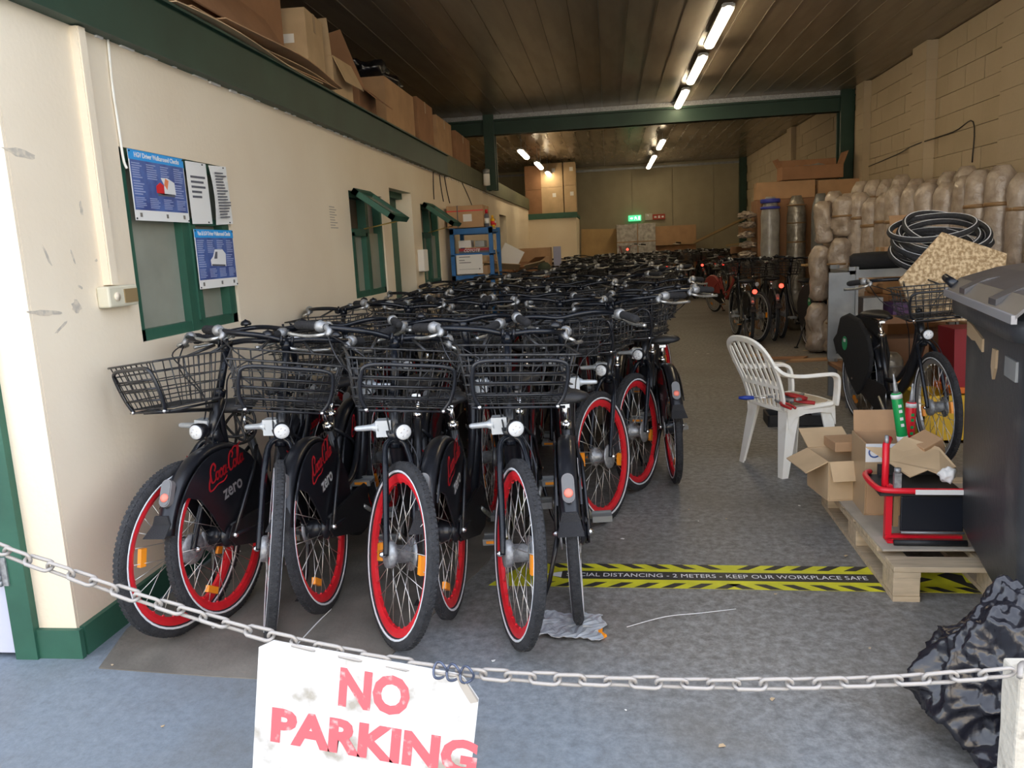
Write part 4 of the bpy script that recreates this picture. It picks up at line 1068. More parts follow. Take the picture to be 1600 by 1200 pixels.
# ------------------------------------------------------------------ person bending in the bicycles
def skin_body(name, joints, bones, radii, m_, parent, sub=2):
    me = bpy.data.meshes.new(name); me.from_pydata(joints, bones, []); o = link(name, me, parent)
    md = o.modifiers.new('skin', 'SKIN'); me.skin_vertices[0].data[0].use_root = True
    for v, r_ in zip(me.skin_vertices[0].data, radii): v.radius = r_ if isinstance(r_, tuple) else (r_, r_)
    s2 = o.modifiers.new('sub', 'SUBSURF'); s2.levels = sub; s2.render_levels = sub
    me.materials.append(m_); return o
t = thing('person', 'person in dark green cap and dark jacket crouching among the bicycles', 'person', (-.86, 10.95, 0))
J = [(0, .05, .42), (0, 0, .62), (0, -.08, .82), (0, -.10, .93), (.0, -.13, 1.0),
     (.17, -.08, .84), (.24, -.2, .62), (.15, -.38, .55), (.11, -.44, .54), (-.17, -.08, .84), (-.24, -.18, .62), (-.15, -.36, .60), (-.11, -.42, .6),
     (.12, .02, .40), (.16, -.32, .42), (.14, -.12, .08), (.14, -.26, .04), (-.12, .02, .40), (-.16, -.32, .42), (-.14, -.12, .08), (-.14, -.26, .04)]
Bn = [(0, 1), (1, 2), (2, 3), (3, 4), (2, 5), (5, 6), (6, 7), (7, 8), (2, 9), (9, 10), (10, 11), (11, 12), (0, 13), (13, 14), (14, 15), (15, 16), (0, 17), (17, 18), (18, 19), (19, 20)]
Rr = [.16, .15, .15, .055, .06, .075, .055, .04, .03, .075, .055, .04, .03, .1, .075, .05, .04, .1, .075, .05, .04]
skin_body('body', J, Bn, Rr, mat('dark_jacket', (.03, .035, .045), .9), t)
hd = MB(); hd.lathe([(.02, -.12), (.055, -.10), (.072, -.04), (.082, .02), (.078, .06), (.05, .10), (.01, .115)], (0, -.15, 1.1), 'z', 18)
hd.tube([(0, -.228, 1.11), (0, -.246, 1.085), (0, -.23, 1.075)], [.008, .013, .006], 6)
for sx in (1, -1): hd.tube([(.08 * sx, -.145, 1.12), (.09 * sx, -.14, 1.10), (.082 * sx, -.15, 1.07)], [.006, .013, .006], 6)
build('head', hd, mat('skin', (.5, .28, .2), .55), t)
m = MB(); m.lathe([(.086, .025), (.09, .05), (.085, .09), (.05, .125), (.01, .132)], (0, -.15, 1.1), 'z', 18); m.prism([(-.06, -.07), (-.045, -.14), (0, -.165), (.045, -.14), (.06, -.07)], lambda a, b_: (a, -.15 + b_, 1.125), lambda a, b_: (a, -.15 + b_, 1.135))
build('cap', m, mat('olive_cloth', (.05, .06, .035), .9), t)
for i, c_ in enumerate(((.10, -.46, .54), (-.10, -.44, .6))):
    m = MB(); m.tube([(c_[0], c_[1] + .04, c_[2]), (c_[0], c_[1] - .01, c_[2]), (c_[0], c_[1] - .045, c_[2] - .01)], [.025, .036, .03], 8)
    for f_ in range(4): m.tube([(c_[0] - .026 + f_ * .018, c_[1] - .04, c_[2] - .01), (c_[0] - .027 + f_ * .018, c_[1] - .07, c_[2] - .02), (c_[0] - .026 + f_ * .018, c_[1] - .085, c_[2] - .045)], [.009, .0085, .007], 6)
    s_ = -1 if i == 0 else 1; m.tube([(c_[0] + s_ * .03, c_[1], c_[2]), (c_[0] + s_ * .05, c_[1] - .03, c_[2] - .015), (c_[0] + s_ * .045, c_[1] - .055, c_[2] - .03)], [.011, .01, .008], 6)
    build('orange_glove', m, mat('orange_glove_%d' % i, (.5, .12, .05), .8), t)

# ================================================================== RIGHT SIDE
def roll(label, x, y, z, r_, h_, m_, seed, bands=(), group=None, name='wrapped_roll', tilt=0, amp=.13, cat='roll', tiltx=0):
    t = thing(name, label, cat, (x, y, z), 0, group, rot=(tiltx, tilt, seed))
    mb_ = MB(); n_, k_ = 18, 14; secs = []
    for j in range(k_ + 1):
        u = j / k_; e = min(1, (u * 9 + .35) ** .5) * min(1, ((1 - u) * 7 + .25) ** .5)
        secs.append([])
        for i in range(n_):
            a = 2 * PI * i / n_; q = Vector((math.cos(a) * 1.3 + seed * 3.1, math.sin(a) * 1.3, u * h_ * 6))
            rr = r_ * e * (1 + amp * noise.noise(q) + amp * .5 * noise.noise(q * 2.7))
            secs[-1].append((rr * math.cos(a), rr * math.sin(a), h_ * u))
    mb_.loft(secs); build('wrapping', mb_, m_, t)
    for (u, bm_, bh) in bands:
        b_ = MB(); rr = r_ * (1 + amp * .35); b_.lathe([(rr * .97, h_ * u - bh), (rr * 1.02, h_ * u - bh * .8), (rr * 1.02, h_ * u + bh * .8), (rr * .97, h_ * u + bh)], (0, 0, 0), 'z', 20)
        build('tape_band', b_, bm_, t)
    return t
bluetape = mat('blue_tape', (.05, .06, .38), .4); browntape = mat('brown_tape', (.25, .15, .07), .35)
GR1, GR2 = 'plastic wrapped rolls, upper tier', 'plastic wrapped rolls, lower tier'
A0, A1 = Vector((2.78, 10.35, 0)), Vector((3.66, 7.35, 0))
N1 = 14
for i in range(N1):
    p = A0.lerp(A1, i / (N1 - 1))
    roll('plastic wrapped roll in the upper tier by the block wall, %s from the grey tube' % ords[i], p.x + random.uniform(-.03, .03), p.y, .98 + random.uniform(-.03, .02), .125, .9 + random.uniform(-.05, .08), wrap_m, i, [(.62 + random.uniform(-.05, .05), browntape, .018)], GR1)
for i in range(N1):
    p = A0.lerp(A1, i / (N1 - 1)) + Vector((-.05, -.05, 0))
    roll('plastic wrapped roll in the lower tier by the block wall, %s from the grey tube' % ords[i], p.x + random.uniform(-.03, .03), p.y, .02, .13, .93, wrap_m, i + 30, [(.55, browntape, .018)], GR2)
for i in range(9):
    p = Vector((3.14, 10.5, 0)).lerp(Vector((3.72, 8.5, 0)), i / 8)
    roll('plastic wrapped roll standing behind the upper tier, %s from the left' % ords[i], p.x, p.y + .1, 1.0, .12, 1.0 + random.uniform(-.06, .06), wrap_m, i + 60, [(.8, browntape, .018)], 'plastic wrapped rolls, back tier')
m = MB(); m.box(3.0, 3.8, 8.4, 10.9, 0, .95)
tag(build('crate', m, wrap_m), 'wrapped crate carrying the back rolls beside the block wall', 'crate')
# end face of the stack, looking at the aisle
k = 0
for (x, y, z, r_, h_) in [(2.50, 10.05, .01, .12, .60), (2.68, 9.85, .01, .13, .74), (2.52, 10.05, .63, .11, .66), (2.70, 9.88, .77, .12, .60), (2.56, 10.05, 1.31, .11, .5), (2.74, 9.92, 1.39, .11, .46)]:
    roll('crumpled plastic bundle in the stack end facing the aisle, %s counted from the floor' % ords[k], x, y, z, r_, h_, wrap_m, k * 2.3 + 1, [(.5, browntape, .012)] if k % 2 else [], 'wrapped bundles at the end of the stack', 'wrapped_bundle', amp=.42, cat='bundle'); k += 1
roll('pale bag wrapped column with blue tape, leftmost by the far rolls', 2.41, 12.5, .0, .135, 2.0, wrapg_m, 2, [(.97, bluetape, .03), (.92, bluetape, .02)], 'tall wrapped columns', 'wrapped_column', amp=.1, cat='column')
roll('foil wrapped column with dark straps, middle of the tall ones', 2.80, 12.55, .0, .135, 2.0, foil_m, 5, [(.93, browntape, .01), (.80, browntape, .01), (.66, browntape, .012)], 'tall wrapped columns', 'wrapped_column', amp=.06, cat='column')
roll('smooth grey tube standing among the wrapped columns', 3.08, 12.3, .0, .125, 2.0, greymet_m, 9, [], 'tall wrapped columns', 'grey_tube', amp=.0, cat='column')
roll('dark wrapped column with blue tape ends behind the grey tube', 3.36, 12.5, .0, .13, 1.98, wrapg_m, 12, [(.97, bluetape, .02), (.72, bluetape, .015), (.5, bluetape, .015)], 'tall wrapped columns', 'wrapped_column', cat='column')
# many narrow parcels left of the columns
for i in range(6):
    lump('foam_parcel', 'short pale foam end sticking out left of the tall columns, %s from the top' % ords[i], 'parcel', (2.15 + .02 * (i % 2), 12.95, 1.76 - i * .15), (.11, .16, .05), wrap_m, i * 3, .55, 4, 2.6, 'foam ends left of the columns')
GL = 'long cartons on top of the wrapped columns'
m = MB(); m.box(2.28, 3.85, 12.78, 13.35, 0, 1.97)
tag(build('crate', m, card2_m), 'tall dark crate behind the wrapped columns', 'crate')
carton('carton', 'long brown carton over the wrapped columns, left one', (2.72, 13.05, 1.98), (.86, .3, .26), -.02, card_m, group=GL)
carton('carton', 'long brown carton over the wrapped columns, right one', (3.48, 13.02, 1.98), (.60, .3, .24), .03, card_m, group=GL)
carton('carton', 'open top carton with clear plastic inside, highest against the block wall', (3.1, 13.05, 2.25), (.9, .34, .2), .04, card2_m, [('-x', -60, .14), ('+x', -70, .2), ('+y', -80, .12)], group=GL)
lump('plastic_bundle', 'crumpled clear plastic in the highest open carton', 'plastic', (3.1, 13.05, 2.38), (.34, .13, .08), wrapg_m, 8, .5)
m = MB(); m.box(-.5, .5, -.09, .09, -.012, .012)
tag(build('wooden_board', m, ply_m, None, Tm(2.98, 10.75, 1.06, 0, -.04, .05)), 'pale wooden board lying level below the grey tube', 'board')
# leaning planks and cartons further back
def plank(p0, p1, w_, th, label, m_):
    p0, p1 = Vector(p0), Vector(p1); L = (p1 - p0).length; d = (p1 - p0).normalized(); q = d.to_track_quat('X', 'Z')
    mb_ = MB(); mb_.box(0, L, -w_/2, w_/2, -th/2, th/2)
    tag(build('wooden_plank', mb_, m_, None, Matrix.Translation(p0) @ q.to_matrix().to_4x4()), label, 'plank')
plank((1.75, 16.9, 1.36), (3.35, 16.5, 2.08), .25, .04, 'long wooden plank sloping up towards the wrapped columns', ply_m)
plank((2.3, 16.2, 1.28), (3.6, 15.9, 1.40), .25, .035, 'wooden plank lying level under the sloping plank', ply_m)
carton('crate', 'dark crate under the level plank right of the far rows', (3.1, 16.7, 0), (1.2, .8, 1.24), 0, card2_m, tape=False, cat='crate')
carton('carton', 'brown carton on the crate under the sloping plank', (3.0, 16.7, 1.42), (.75, .3, .26), 0, card_m)
carton('carton', 'smaller brown carton right of the one under the sloping plank', (3.55, 16.8, 1.24), (.3, .3, .6), 0, card2_m)
# back wall: signs, plywood, foil crate
t = thing('exit_sign', 'green lit exit sign with running figure on the back wall', 'sign', (.6, YB - .16, 2.02))
m = MB(); m.box(0, .36, 0, .05, 0, .16); build('sign_box', m, exit_m, t)
m = MB(); m.prism([(.05, .06), (.10, .06), (.10, .04), (.13, .08), (.10, .12), (.10, .10), (.05, .10)], lambda a, b_: (a, -.002, b_), lambda a, b_: (a, -.0005, b_)); build('arrow', m, exitw_m, t)
m = MB(); m.tube([(.2, -.003, .13), (.2, -.003, .09), (.17, -.003, .04)], .009, 5); m.tube([(.2, -.003, .09), (.235, -.003, .06), (.25, -.003, .03)], .008, 5); m.tube([(.16, -.003, .09), (.2, -.003, .115), (.24, -.003, .09)], .006, 5); build('running_figure', m, exitw_m, t)
m = MB(); m.box(.28, .33, -.002, 0, .03, .13); build('doorway_mark', m, exitw_m, t)
t = thing('fire_sign', 'small white and red fire notice right of the exit sign', 'sign', (1.08, YB - .10, 2.03))
m = MB(); m.box(0, .2, 0, .01, 0, .18); build('white_panel', m, mat('dull_white', (.5, .48, .42), .7), t)
m = MB(); m.box(.21, .56, 0, .01, 0, .15); build('red_panel', m, mat('dull_red', (.4, .06, .04), .6), t)
m = MB(); m.lathe([(.03, -.001), (.03, .0)], (.07, 0, .13), 'y', 10); m.box(.25, .32, -.001, 0, .05, .1); m.box(.36, .42, -.001, 0, .04, .11); m.box(.46, .52, -.001, 0, .05, .1); build('pictograms', m, white_m, t)['kind'] = 'stuff'
m = MB(); m.box(0, 1.0, 0, .02, 0, 1.15)
for i in range(6): m.box(.08 + i * .16, .1 + i * .16, -.004, 0, 1.09, 1.12)
tag(build('plywood_sheet', m, ply_m, None, Tm(-.78, 22.9, .72, -.12, .04, 0)), 'plywood sheet with a row of cut notches leaning at the back wall', 'plywood')
t = thing('foil_crate', 'foil wrapped crate with straps beside the plywood at the back wall', 'crate', (.25, 22.9, 0))
m = MB(); m.box(0, 1.05, -.35, .35, 0, 1.92); build('crate_body', m, foil_m, t)
m = MB(); m.box(-.01, 1.06, -.36, .36, 1.42, 1.45); build('strap', m, browntape, t)
m = MB(); m.box(.55, .58, -.36, .36, 0, 1.93); build('strap', m, browntape, t)
carton('carton', 'long brown carton right of the foil crate', (1.85, 22.9, 1.3), (1.1, .6, .52), 0, card_m)
carton('crate', 'dark crate carrying the carton right of the foil crate', (1.85, 22.95, 0), (1.1, .55, 1.29), 0, card2_m, tape=False, cat='crate')

# ------------------------------------------------------------------ grey rack with tyres
t = thing('steel_rack', 'grey steel rack full of parts behind the parked bicycle', 'shelf', (1.92, 6.75, 0))
for (a, b_) in ((0, 0), (1.0, 0), (0, .55), (1.0, .55)):
    m = MB(); m.box(a, a + .07, b_, b_ + .035, .0, 1.16); m.box(a + .05, a + .07, b_ - .02, b_, 0, 1.16); build('upright', m, greymet_m, t)
for z in (1.10, .72, .28):
    m = MB(); m.box(.0, 1.07, 0, .585, z, z + .03); m.box(.07, 1.0, -.012, .0, z - .03, z + .035); build('shelf_board', m, greymet_m if z > 1 else card2_m, t)
m = MB(); m.box(-.16, .0, -.02, .0, .42, 1.12); build('side_panel', m, greymet_m, t)
for i, (x, z, w_, d_, h_, m_, lab) in enumerate([(2.14, .75, .16, .2, .15, greymet_m, 'grey parts box on the upper shelf of the grey rack'), (2.36, .75, .14, .2, .1, mat('purple_card', (.12, .06, .16), .6), 'dark purple box on the upper shelf of the grey rack'),
        (2.56, .75, .2, .22, .2, card3_m, 'pale carton on the upper shelf behind the bicycle basket'), (2.8, .75, .17, .22, .18, card3_m, 'second pale carton on the upper shelf behind the basket'), (2.32, .31, .5, .3, .25, card2_m, 'brown crate on the lower shelf of the grey rack'), (2.78, .31, .26, .3, .3, card2_m, 'brown carton right end of the lower shelf')]):
    carton('parts_box', lab, (x, 6.95, z), (w_, d_, h_), random.uniform(-.1, .1), m_, tape=False)
for i, (x, y, h_) in enumerate([(2.16, 6.45, .5), (2.36, 6.42, .46), (2.62, 6.5, .5)]):
    roll('silver wrapped roll standing on the floor before the grey rack, %s' % ['left', 'middle', 'right'][i], x, y, 0, .09, h_, foil_m, i + 80, [(.5, wrapg_m, .008), (.8, wrapg_m, .008)], 'silver rolls before the grey rack', amp=.05)
m = MB(); m.tube(smooth_path([(1.98, 6.95, 1.19), (2.2, 6.9, 1.2), (2.5, 6.9, 1.19), (2.9, 6.95, 1.2)], 5), [.05] + [.07] * 14 + [.05], 8)
tag(build('cloth_bundle', m, fab_m), 'long dark bundle lying on top of the grey rack', 'bundle')
for i in range(9):
    c = (0, 0, 0); m = MB()
    m.ring([(.320 + .024 * math.cos(a), .021 * math.sin(a)) for a in [q * 2 * PI / 8 for q in range(8)]], c, 44)
    for sx in (1, -1): m.ring([(.327, .0205 * sx), (.319, .0205 * sx), (.319, .0225 * sx), (.327, .0225 * sx)], c, 44, mi=1)
    o = build('spare_bicycle_cover', m, [tyre_m, stripe_m]); sc_ = random.uniform(.78, .95)
    o.matrix_world = Matrix.Translation((2.42 + random.uniform(-.07, .07), 6.35 + random.uniform(-.05, .05), 1.25 + i * .024)) @ Euler((math.radians(24 + random.uniform(-8, 8)), math.radians(90 + random.uniform(-9, 7)), 0), 'YXZ').to_matrix().to_4x4() @ Matrix.Diagonal((1, sc_, random.uniform(.82, .96), 1))
    tag(o, 'white-ringed loose tyre heaped over the grey rack, %s from the bottom' % ords[i], 'tyre', 'loose tyres over the grey rack')
m = MB(); m.prism([(-.30, -.02), (-.02, .28), (.36, .12), (.30, -.3), (-.2, -.3)], lambda a, b_: (a, 0, b_), lambda a, b_: (a, .018, b_))
tag(build('strand_board', m, osb_m, None, Tm(2.16, 5.45, 1.14, -.25, 0, 0)), 'flaky strand board offcut standing pointed up behind the bin lid', 'board')
for i, (x, y, z, w_, d_, h_, lab) in enumerate([(2.72, 8.0, 1.12, .34, .25, .16, 'brown carton, middle of the three in front of the rolls'), (2.86, 8.05, 1.29, .30, .25, .13, 'open brown carton on top of the three in front of the rolls'), (2.72, 7.7, .86, .36, .25, .22, 'lowest brown carton in front of the rolls')]):
    carton('carton', lab, (x, y, z), (w_, d_, h_), .15 * i, card_m, [('+y', -70, .16)] if i == 1 else (), group='cartons before the wrapped rolls', lab=[(.05, .1, .14, .05)] if i == 0 else None)
carton('crate', 'dark crate under the cartons in front of the rolls', (2.76, 7.95, 0), (.5, .7, .85), 0, card2_m, tape=False, cat='crate')
lump('paper_wad', 'crumpled brown paper by the cartons in front of the rolls', 'paper', (2.55, 8.0, .97), (.14, .14, .12), card_m, 4, .5)
# yellow and red crates behind the parked bicycle
t = thing('yellow_crate', 'yellow plastic crate on the floor behind the parked bicycle', 'crate', (2.42, 5.75, 0))
m = MB(); m.box(-.35, .35, -.2, .2, 0, .02); m.box(-.35, .35, -.2, -.18, 0, .32); m.box(-.35, .35, .18, .2, 0, .32); m.box(-.35, -.33, -.2, .2, 0, .32); m.box(.33, .35, -.2, .2, 0, .32); build('crate_body', m, mat('yellow_paint', (.62, .38, .02), .5), t)
m = MB(); m.box(-.36, .36, -.215, -.2, .27, .33); build('crate_rim', m, MATS['yellow_paint'], t)
t = thing('red_bin', 'dark red plastic panel bin standing on the yellow crate', 'bin', (2.52, 5.80, .34))
m = MB(); m.loft([[(-.2, -.12, 0), (.2, -.12, 0), (.2, .12, 0), (-.2, .12, 0)], [(-.22, -.14, .42), (.22, -.14, .42), (.22, .14, .42), (-.22, .14, .42)]], sm=False); build('bin_body', m, mat('dark_red_plastic', (.25, .01, .02), .45), t)
m = MB(); m.box(-.23, .23, -.15, .15, -.02, .02); build('bin_foot', m, mat('orange_plastic', (.7, .16, .02), .5), t)

# ------------------------------------------------------------------ white garden chair
CH = thing('garden_chair', 'white plastic garden armchair alone in the aisle, tools on its seat', 'chair', (1.10, 5.06, 0), math.radians(-66))
CH.scale = (.88, .84, .97)
m = MB(); k_ = 9; vs = []; P = []
outl = [(-.20, -.20), (-.23, 0), (-.245, .17), (-.20, .225), (0, .235), (.20, .225), (.245, .17), (.23, 0), (.20, -.20), (0, -.215)]
m.prism(outl, lambda a, b_: (a, b_, .405 + .02 * (b_ + .2)), lambda a, b_: (a * .98, b_ * .98, .432 + .03 * (b_ + .2)))
for sx in (1, -1): m.tube(smooth_path([(.215 * sx, -.2, .42), (.235 * sx, 0, .425), (.245 * sx, .18, .435)], 4), .014, 6)
m.tube(smooth_path([(-.235, .19, .435), (0, .24, .43), (.235, .19, .435)], 4), .016, 6)
soft(build('seat', m, cream_m, CH), .01, 2)
for sx in (1, -1):
    # skirt between legs
    m = MB(); P = [(-.2, .435), (.2, .45), (.21, .30), (.17, .375), (.08, .39), (-.05, .39), (-.14, .37), (-.19, .30)]
    m.prism(P, lambda a, b_: (.228 * sx, a, b_), lambda a, b_: (.240 * sx, a, b_)); build('apron', m, cream_m, CH)
    for fb in (1, -1):
        m = MB(); secs = []
        for j in range(6):
            u = j / 5; z = .42 * (1 - u); w_ = .105 - .055 * u; y = (.19 + .045 * u) if fb > 0 else (-.19 - .065 * u); x = (.225 + .035 * u) * sx
            # L section
            q = [(0, 0), (w_, 0), (w_, .010), (.010, .010), (.010, w_), (0, w_)]
            secs.append([(x - sx * a, y - fb * b_, z) for a, b_ in q])
        m.loft(secs, sm=False); build('leg', m, cream_m, CH)
    # arm: sweeps from the back top, down and forward, then down into the front leg
    m = MB(); path = smooth_path([(.235 * sx, -.31, .70), (.262 * sx, -.25, .655), (.275 * sx, -.12, .635), (.278 * sx, .05, .632), (.272 * sx, .15, .625), (.262 * sx, .195, .59), (.25 * sx, .205, .5), (.243 * sx, .20, .425)], 5)
    secs = []
    for j, p in enumerate(path):
        q_ = path[min(j + 1, len(path) - 1)] - path[max(j - 1, 0)]; q_.normalize(); up = Vector((sx, 0, .15)); up = (up - q_ * up.dot(q_)).normalized(); nn = q_.cross(up)
        a, b_ = .026, .012
        secs.append([p + up * a + nn * b_, p - up * a + nn * b_, p - up * a - nn * b_, p + up * a - nn * b_])
    m.loft(secs, sm=False); soft(build('armrest', m, cream_m, CH), .006, 2)
m = MB()
path = smooth_path([(-.20, -.20, .42), (-.215, -.235, .55), (-.235, -.31, .70), (-.21, -.375, .80), (-.13, -.405, .85), (0, -.415, .865), (.13, -.405, .85), (.21, -.375, .80), (.235, -.31, .70), (.215, -.235, .55), (.20, -.20, .42)], 5)
secs = []
for j, p in enumerate(path):
    q_ = path[min(j + 1, len(path) - 1)] - path[max(j - 1, 0)]; q_.normalize(); nn = Vector((0, .93, .36)); nn = (nn - q_ * nn.dot(q_)).normalized(); up = q_.cross(nn)
    secs.append([p + up * .02 + nn * .010, p - up * .02 + nn * .010, p - up * .02 - nn * .010, p + up * .02 - nn * .010])
m.loft(secs, sm=False); soft(build('back_frame', m, cream_m, CH), .006, 2)
for i in range(7):
    u = (i - 3) / 3; m = MB()
    zt_ = .85 - .05 * u * u; yt_ = -.407 + .035 * u * u
    path = smooth_path([(.165 * u * .9, -.205, .43), (.17 * u, -.245, .56), (.185 * u, -.32, .70), (.19 * u, yt_, zt_)], 3)
    m.loft([[p + Vector((.0125, .004, 0)), p + Vector((-.0125, .004, 0)), p + Vector((-.0125, -.004, 0)), p + Vector((.0125, -.004, 0))] for p in path], sm=False)
    build('slat', m, cream_m, CH)
m = MB(); m.box(-.2, .2, -.255, -.245, .555, .60); build('back_rail', m, cream_m, CH)
m = MB(); m.prism([(a * .86, b_ * .86) for a, b_ in outl], lambda a, b_: (a, b_, .4325 + .03 * (b_ + .2)), lambda a, b_: (a, b_, .436 + .03 * (b_ + .2))); build('seat_pad', m, mat('worn_wood_pad', (.62, .50, .34), .6, var=.2, vscale=4), CH)
# tools on the seat
def pliers(label, x, y, z, rz, hm, L=.17, tl=0):
    t = thing('pliers', label, 'tool', (x, y, z), rz, 'hand tools on the chair seat', rot=(tl, 0, rz))
    for s_ in (1, -1):
        m = MB(); m.tube(smooth_path([(.004 * s_, .0, .012), (.022 * s_, -.04, .012), (.02 * s_, -.08, .012), (.014 * s_, -L * .7, .012)], 4), .0085, 7); build('handle', m, hm, t)
    m = MB(); m.prism([(-.014, 0), (.014, 0), (.016, .02), (.006, .06), (-.006, .06), (-.016, .02)], lambda a, b_: (a, b_, .006), lambda a, b_: (a, b_, .018)); m.lathe([(.008, .005), (.008, .021)], (0, .008, 0), 'z', 10); build('jaws', m, greymet_m, t)
rt = mat('worn_red_grip', (.38, .02, .02), .55)
for i, (x, y, rz, hm, lab) in enumerate([(1.0, 4.83, .4, rt, 'red handled pliers lying at the back of the chair seat'), (1.08, 4.86, 1.3, rt, 'red handled pliers across the middle of the chair seat'), (1.13, 4.95, -.7, ink_m, 'dark handled pliers on the chair seat, jaws up'),
        (.99, 4.92, 2.1, ink_m, 'dark handled pliers nearest the chair back'), (1.10, 4.80, 2.7, rt, 'red handled cutters hanging over the near seat edge'), (1.05, 4.95, .9, rt, 'red handled snips in the tool heap on the chair')]):
    pliers(lab, x, y, .445 + i * .006, rz, hm, tl=.12)
t = thing('screwdriver', 'blue handled screwdriver poking out behind the chair back', 'tool', (.86, 4.93, .47), 1.45, 'hand tools on the chair seat')
m = MB(); m.tube([(0, 0, 0), (0, .05, 0), (0, .09, 0)], [.012, .014, .009], 8); build('handle', m, mat('blue_handle', (.02, .05, .3), .4), t)
m = MB(); m.cyl((0, 0, 0), (0, -.12, 0), .003, n=6); build('blade', m, chrome_m, t)
# black tray on the floor behind the chair
t = thing('black_tray', 'low black plastic tray on the floor behind the white chair', 'tray', (1.42, 6.25, 0), -.05)
m = MB(); m.box(-.24, .24, -.13, .13, 0, .01); m.box(-.24, .24, -.13, -.115, 0, .085); m.box(-.24, .24, .115, .13, 0, .085); m.box(-.24, -.225, -.13, .13, 0, .085); m.box(.225, .24, -.13, .13, 0, .085); build('tray_body', m, plast_m, t)
o = roll('round grey tape roll leaning inside the black tray', 1.56, 6.25, .06, .065, .05, greymet_m, 1, [], None, 'tape_roll', amp=.0, cat='tape', tiltx=.5)

# ------------------------------------------------------------------ pallet and what stands on it
PL = thing('pallet', 'wooden pallet lying between the chair and the black bin', 'pallet', (1.075, 3.10, 0), math.radians(-1.5))
for y in (0, .22, .40, .58, .76, .94, 1.10):
    m = MB(); m.box(0, .8, y, y + (.11 if y in (0, 1.10) else .14), .122, .144); soft(build('board', m, wood_m, PL), .002, 1)
for x in (0, .36, .70):
    m = MB(); m.box(x, x + .1, 0, 1.2, .10, .122); build('bearer', m, wood_m, PL)
    for y in (0, .53, 1.06): m = MB(); m.box(x, x + .1, y, y + .14, .022, .10); soft(build('block', m, wood_m, PL), .003, 1)
    m = MB(); m.box(x, x + .1, 0, 1.2, 0, .022); build('runner', m, wood_m, PL)
m = MB(); m.box(1.085, 1.8, 3.26, 4.15, .145, .153)
tag(build('board_sheet', m, mat('grey_board', (.50, .44, .35), .8, var=.25, vscale=6)), 'worn pale board sheet lying on the pallet', 'board')
t = carton('carton', 'tall brown carton with white printed tape standing on the pallet', (1.25, 3.80, .153), (.21, .26, .34), -.06, card_m, [('+y', -82, .10)], tape=False)
m = MB(); m.box(-.107, .107, -.132, -.1305, .255, .34); q = build('white_tape', m, white_m, t)
m = MB()
for a in (-.07, .05): m.ring([(.026, -.0005), (.019, -.0005), (.019, .0005), (.026, .0005)], (a, -.1325, .30), 14, M=Matrix.Rotation(PI/2, 4, 'Z'))
m.box(.02, .07, -.133, -.132, .322, .33); build('blue_marks', m, poster_m, t)['kind'] = 'stuff'
m = MB(); m.box(-.107, .107, -.134, -.1305, .21, .255); m.box(-.108, -.1055, -.13, .13, .0, .34); build('clear_tape', m, tape_m, t)
carton('carton', 'squashed open brown carton at the pallet corner nearest the chair', (1.13, 4.03, .153), (.24, .28, .20), .12, card3_m, [('-x', 25, .12), ('+y', -25, .16), ('-y', 60, .1)], group='cartons on the pallet')
carton('carton', 'flat pale carton flap box leaning behind the squashed carton', (1.22, 4.12, .36), (.26, .16, .05), .1, card_m, tape=False, group='cartons on the pallet')
# red tool trolley
TR = thing('tool_trolley', 'red tool trolley with black drawer front standing on the pallet', 'trolley', (1.125, 3.36, .155), math.radians(-3))
m = MB(); m.box(0, .025, 0, .03, 0, .24); build('red_post', m, redp_m, TR)
m = MB(); m.tube([(.0, .02, .20), (.01, .06, .40), (.03, .09, .42)], .015, 6); build('red_post', m, redp_m, TR)
m = MB(); m.tube(smooth_path([(.30, -.03, .225), (.14, -.03, .225), (.0, -.02, .225), (-.035, .03, .225), (-.035, .20, .225), (.0, .26, .225)], 5), .013, 8); build('red_rim', m, redp_m, TR)
m = MB(); m.box(.1, .30, -.046, -.042, .215, .235); build('pale_edge_strip', m, paper_m, TR)
m = MB(); m.box(-.03, .30, -.02, .26, .20, .212); m.box(.03, .30, .25, .26, .2, .26); build('tray', m, blackv_m, TR)
m = MB(); m.box(.055, .30, -.012, 0, .045, .195); soft(build('drawer_front', m, mat('navy_black_panel', (.012, .014, .02), .35), TR), .004, 2)
m = MB(); m.tube([(.055, -.022, .043), (.30, -.022, .043)], .006, 6); build('drawer_lip', m, greymet_m, TR)
m = MB(); m.box(.0, .30, -.005, .02, .012, .024); build('lower_rail', m, redp_m, TR)
m = MB(); m.box(.0, .30, -.035, -.01, -.0, .01); build('lower_rail', m, redp_m, TR)
m = MB(); m.tube([(.02, -.055, .012), (.30, -.055, .012)], .013, 8); build('rubber_bumper', m, plast_m, TR)
m = MB(); m.box(.03, .05, .0, .02, .06, .2); build('label_strip', m, browntape, TR)
m = MB(); m.box(.022, .05, -.028, -.008, .235, .30); m.tube([(.036, -.018, .3), (.036, -.018, .32)], .014, 8); build('latch', m, alu_m, TR)
m = MB(); m.cyl((.012, .06, .39), (.012, .06, .44), .009, n=8); build('post_cap', m, alu_m, TR)
s_ = MB(); P = [(-.17, .08), (-.06, .09), (.0, .14), (.12, .06), (.17, -.03), (.09, -.09), (.05, -.06), (-.02, -.08), (-.09, .02)]
s_.prism(P, lambda a, b_: (a, b_, .03 * math.sin(a * 14) + b_ * .25), lambda a, b_: (a, b_, .005 + .03 * math.sin(a * 14) + b_ * .25))
tag(build('cardboard_piece', s_, card3_m, None, Tm(1.27, 3.50, .455, .35, .12, 0)), 'unfolded piece of pale cardboard lying over the trolley tray', 'cardboard')
carton('carton', 'small orange brown carton tilted on the trolley against the bin', (1.38, 3.62, .46), (.10, .11, .08), .5, card_m, tape=False, rot=(.2, -.4, .3))
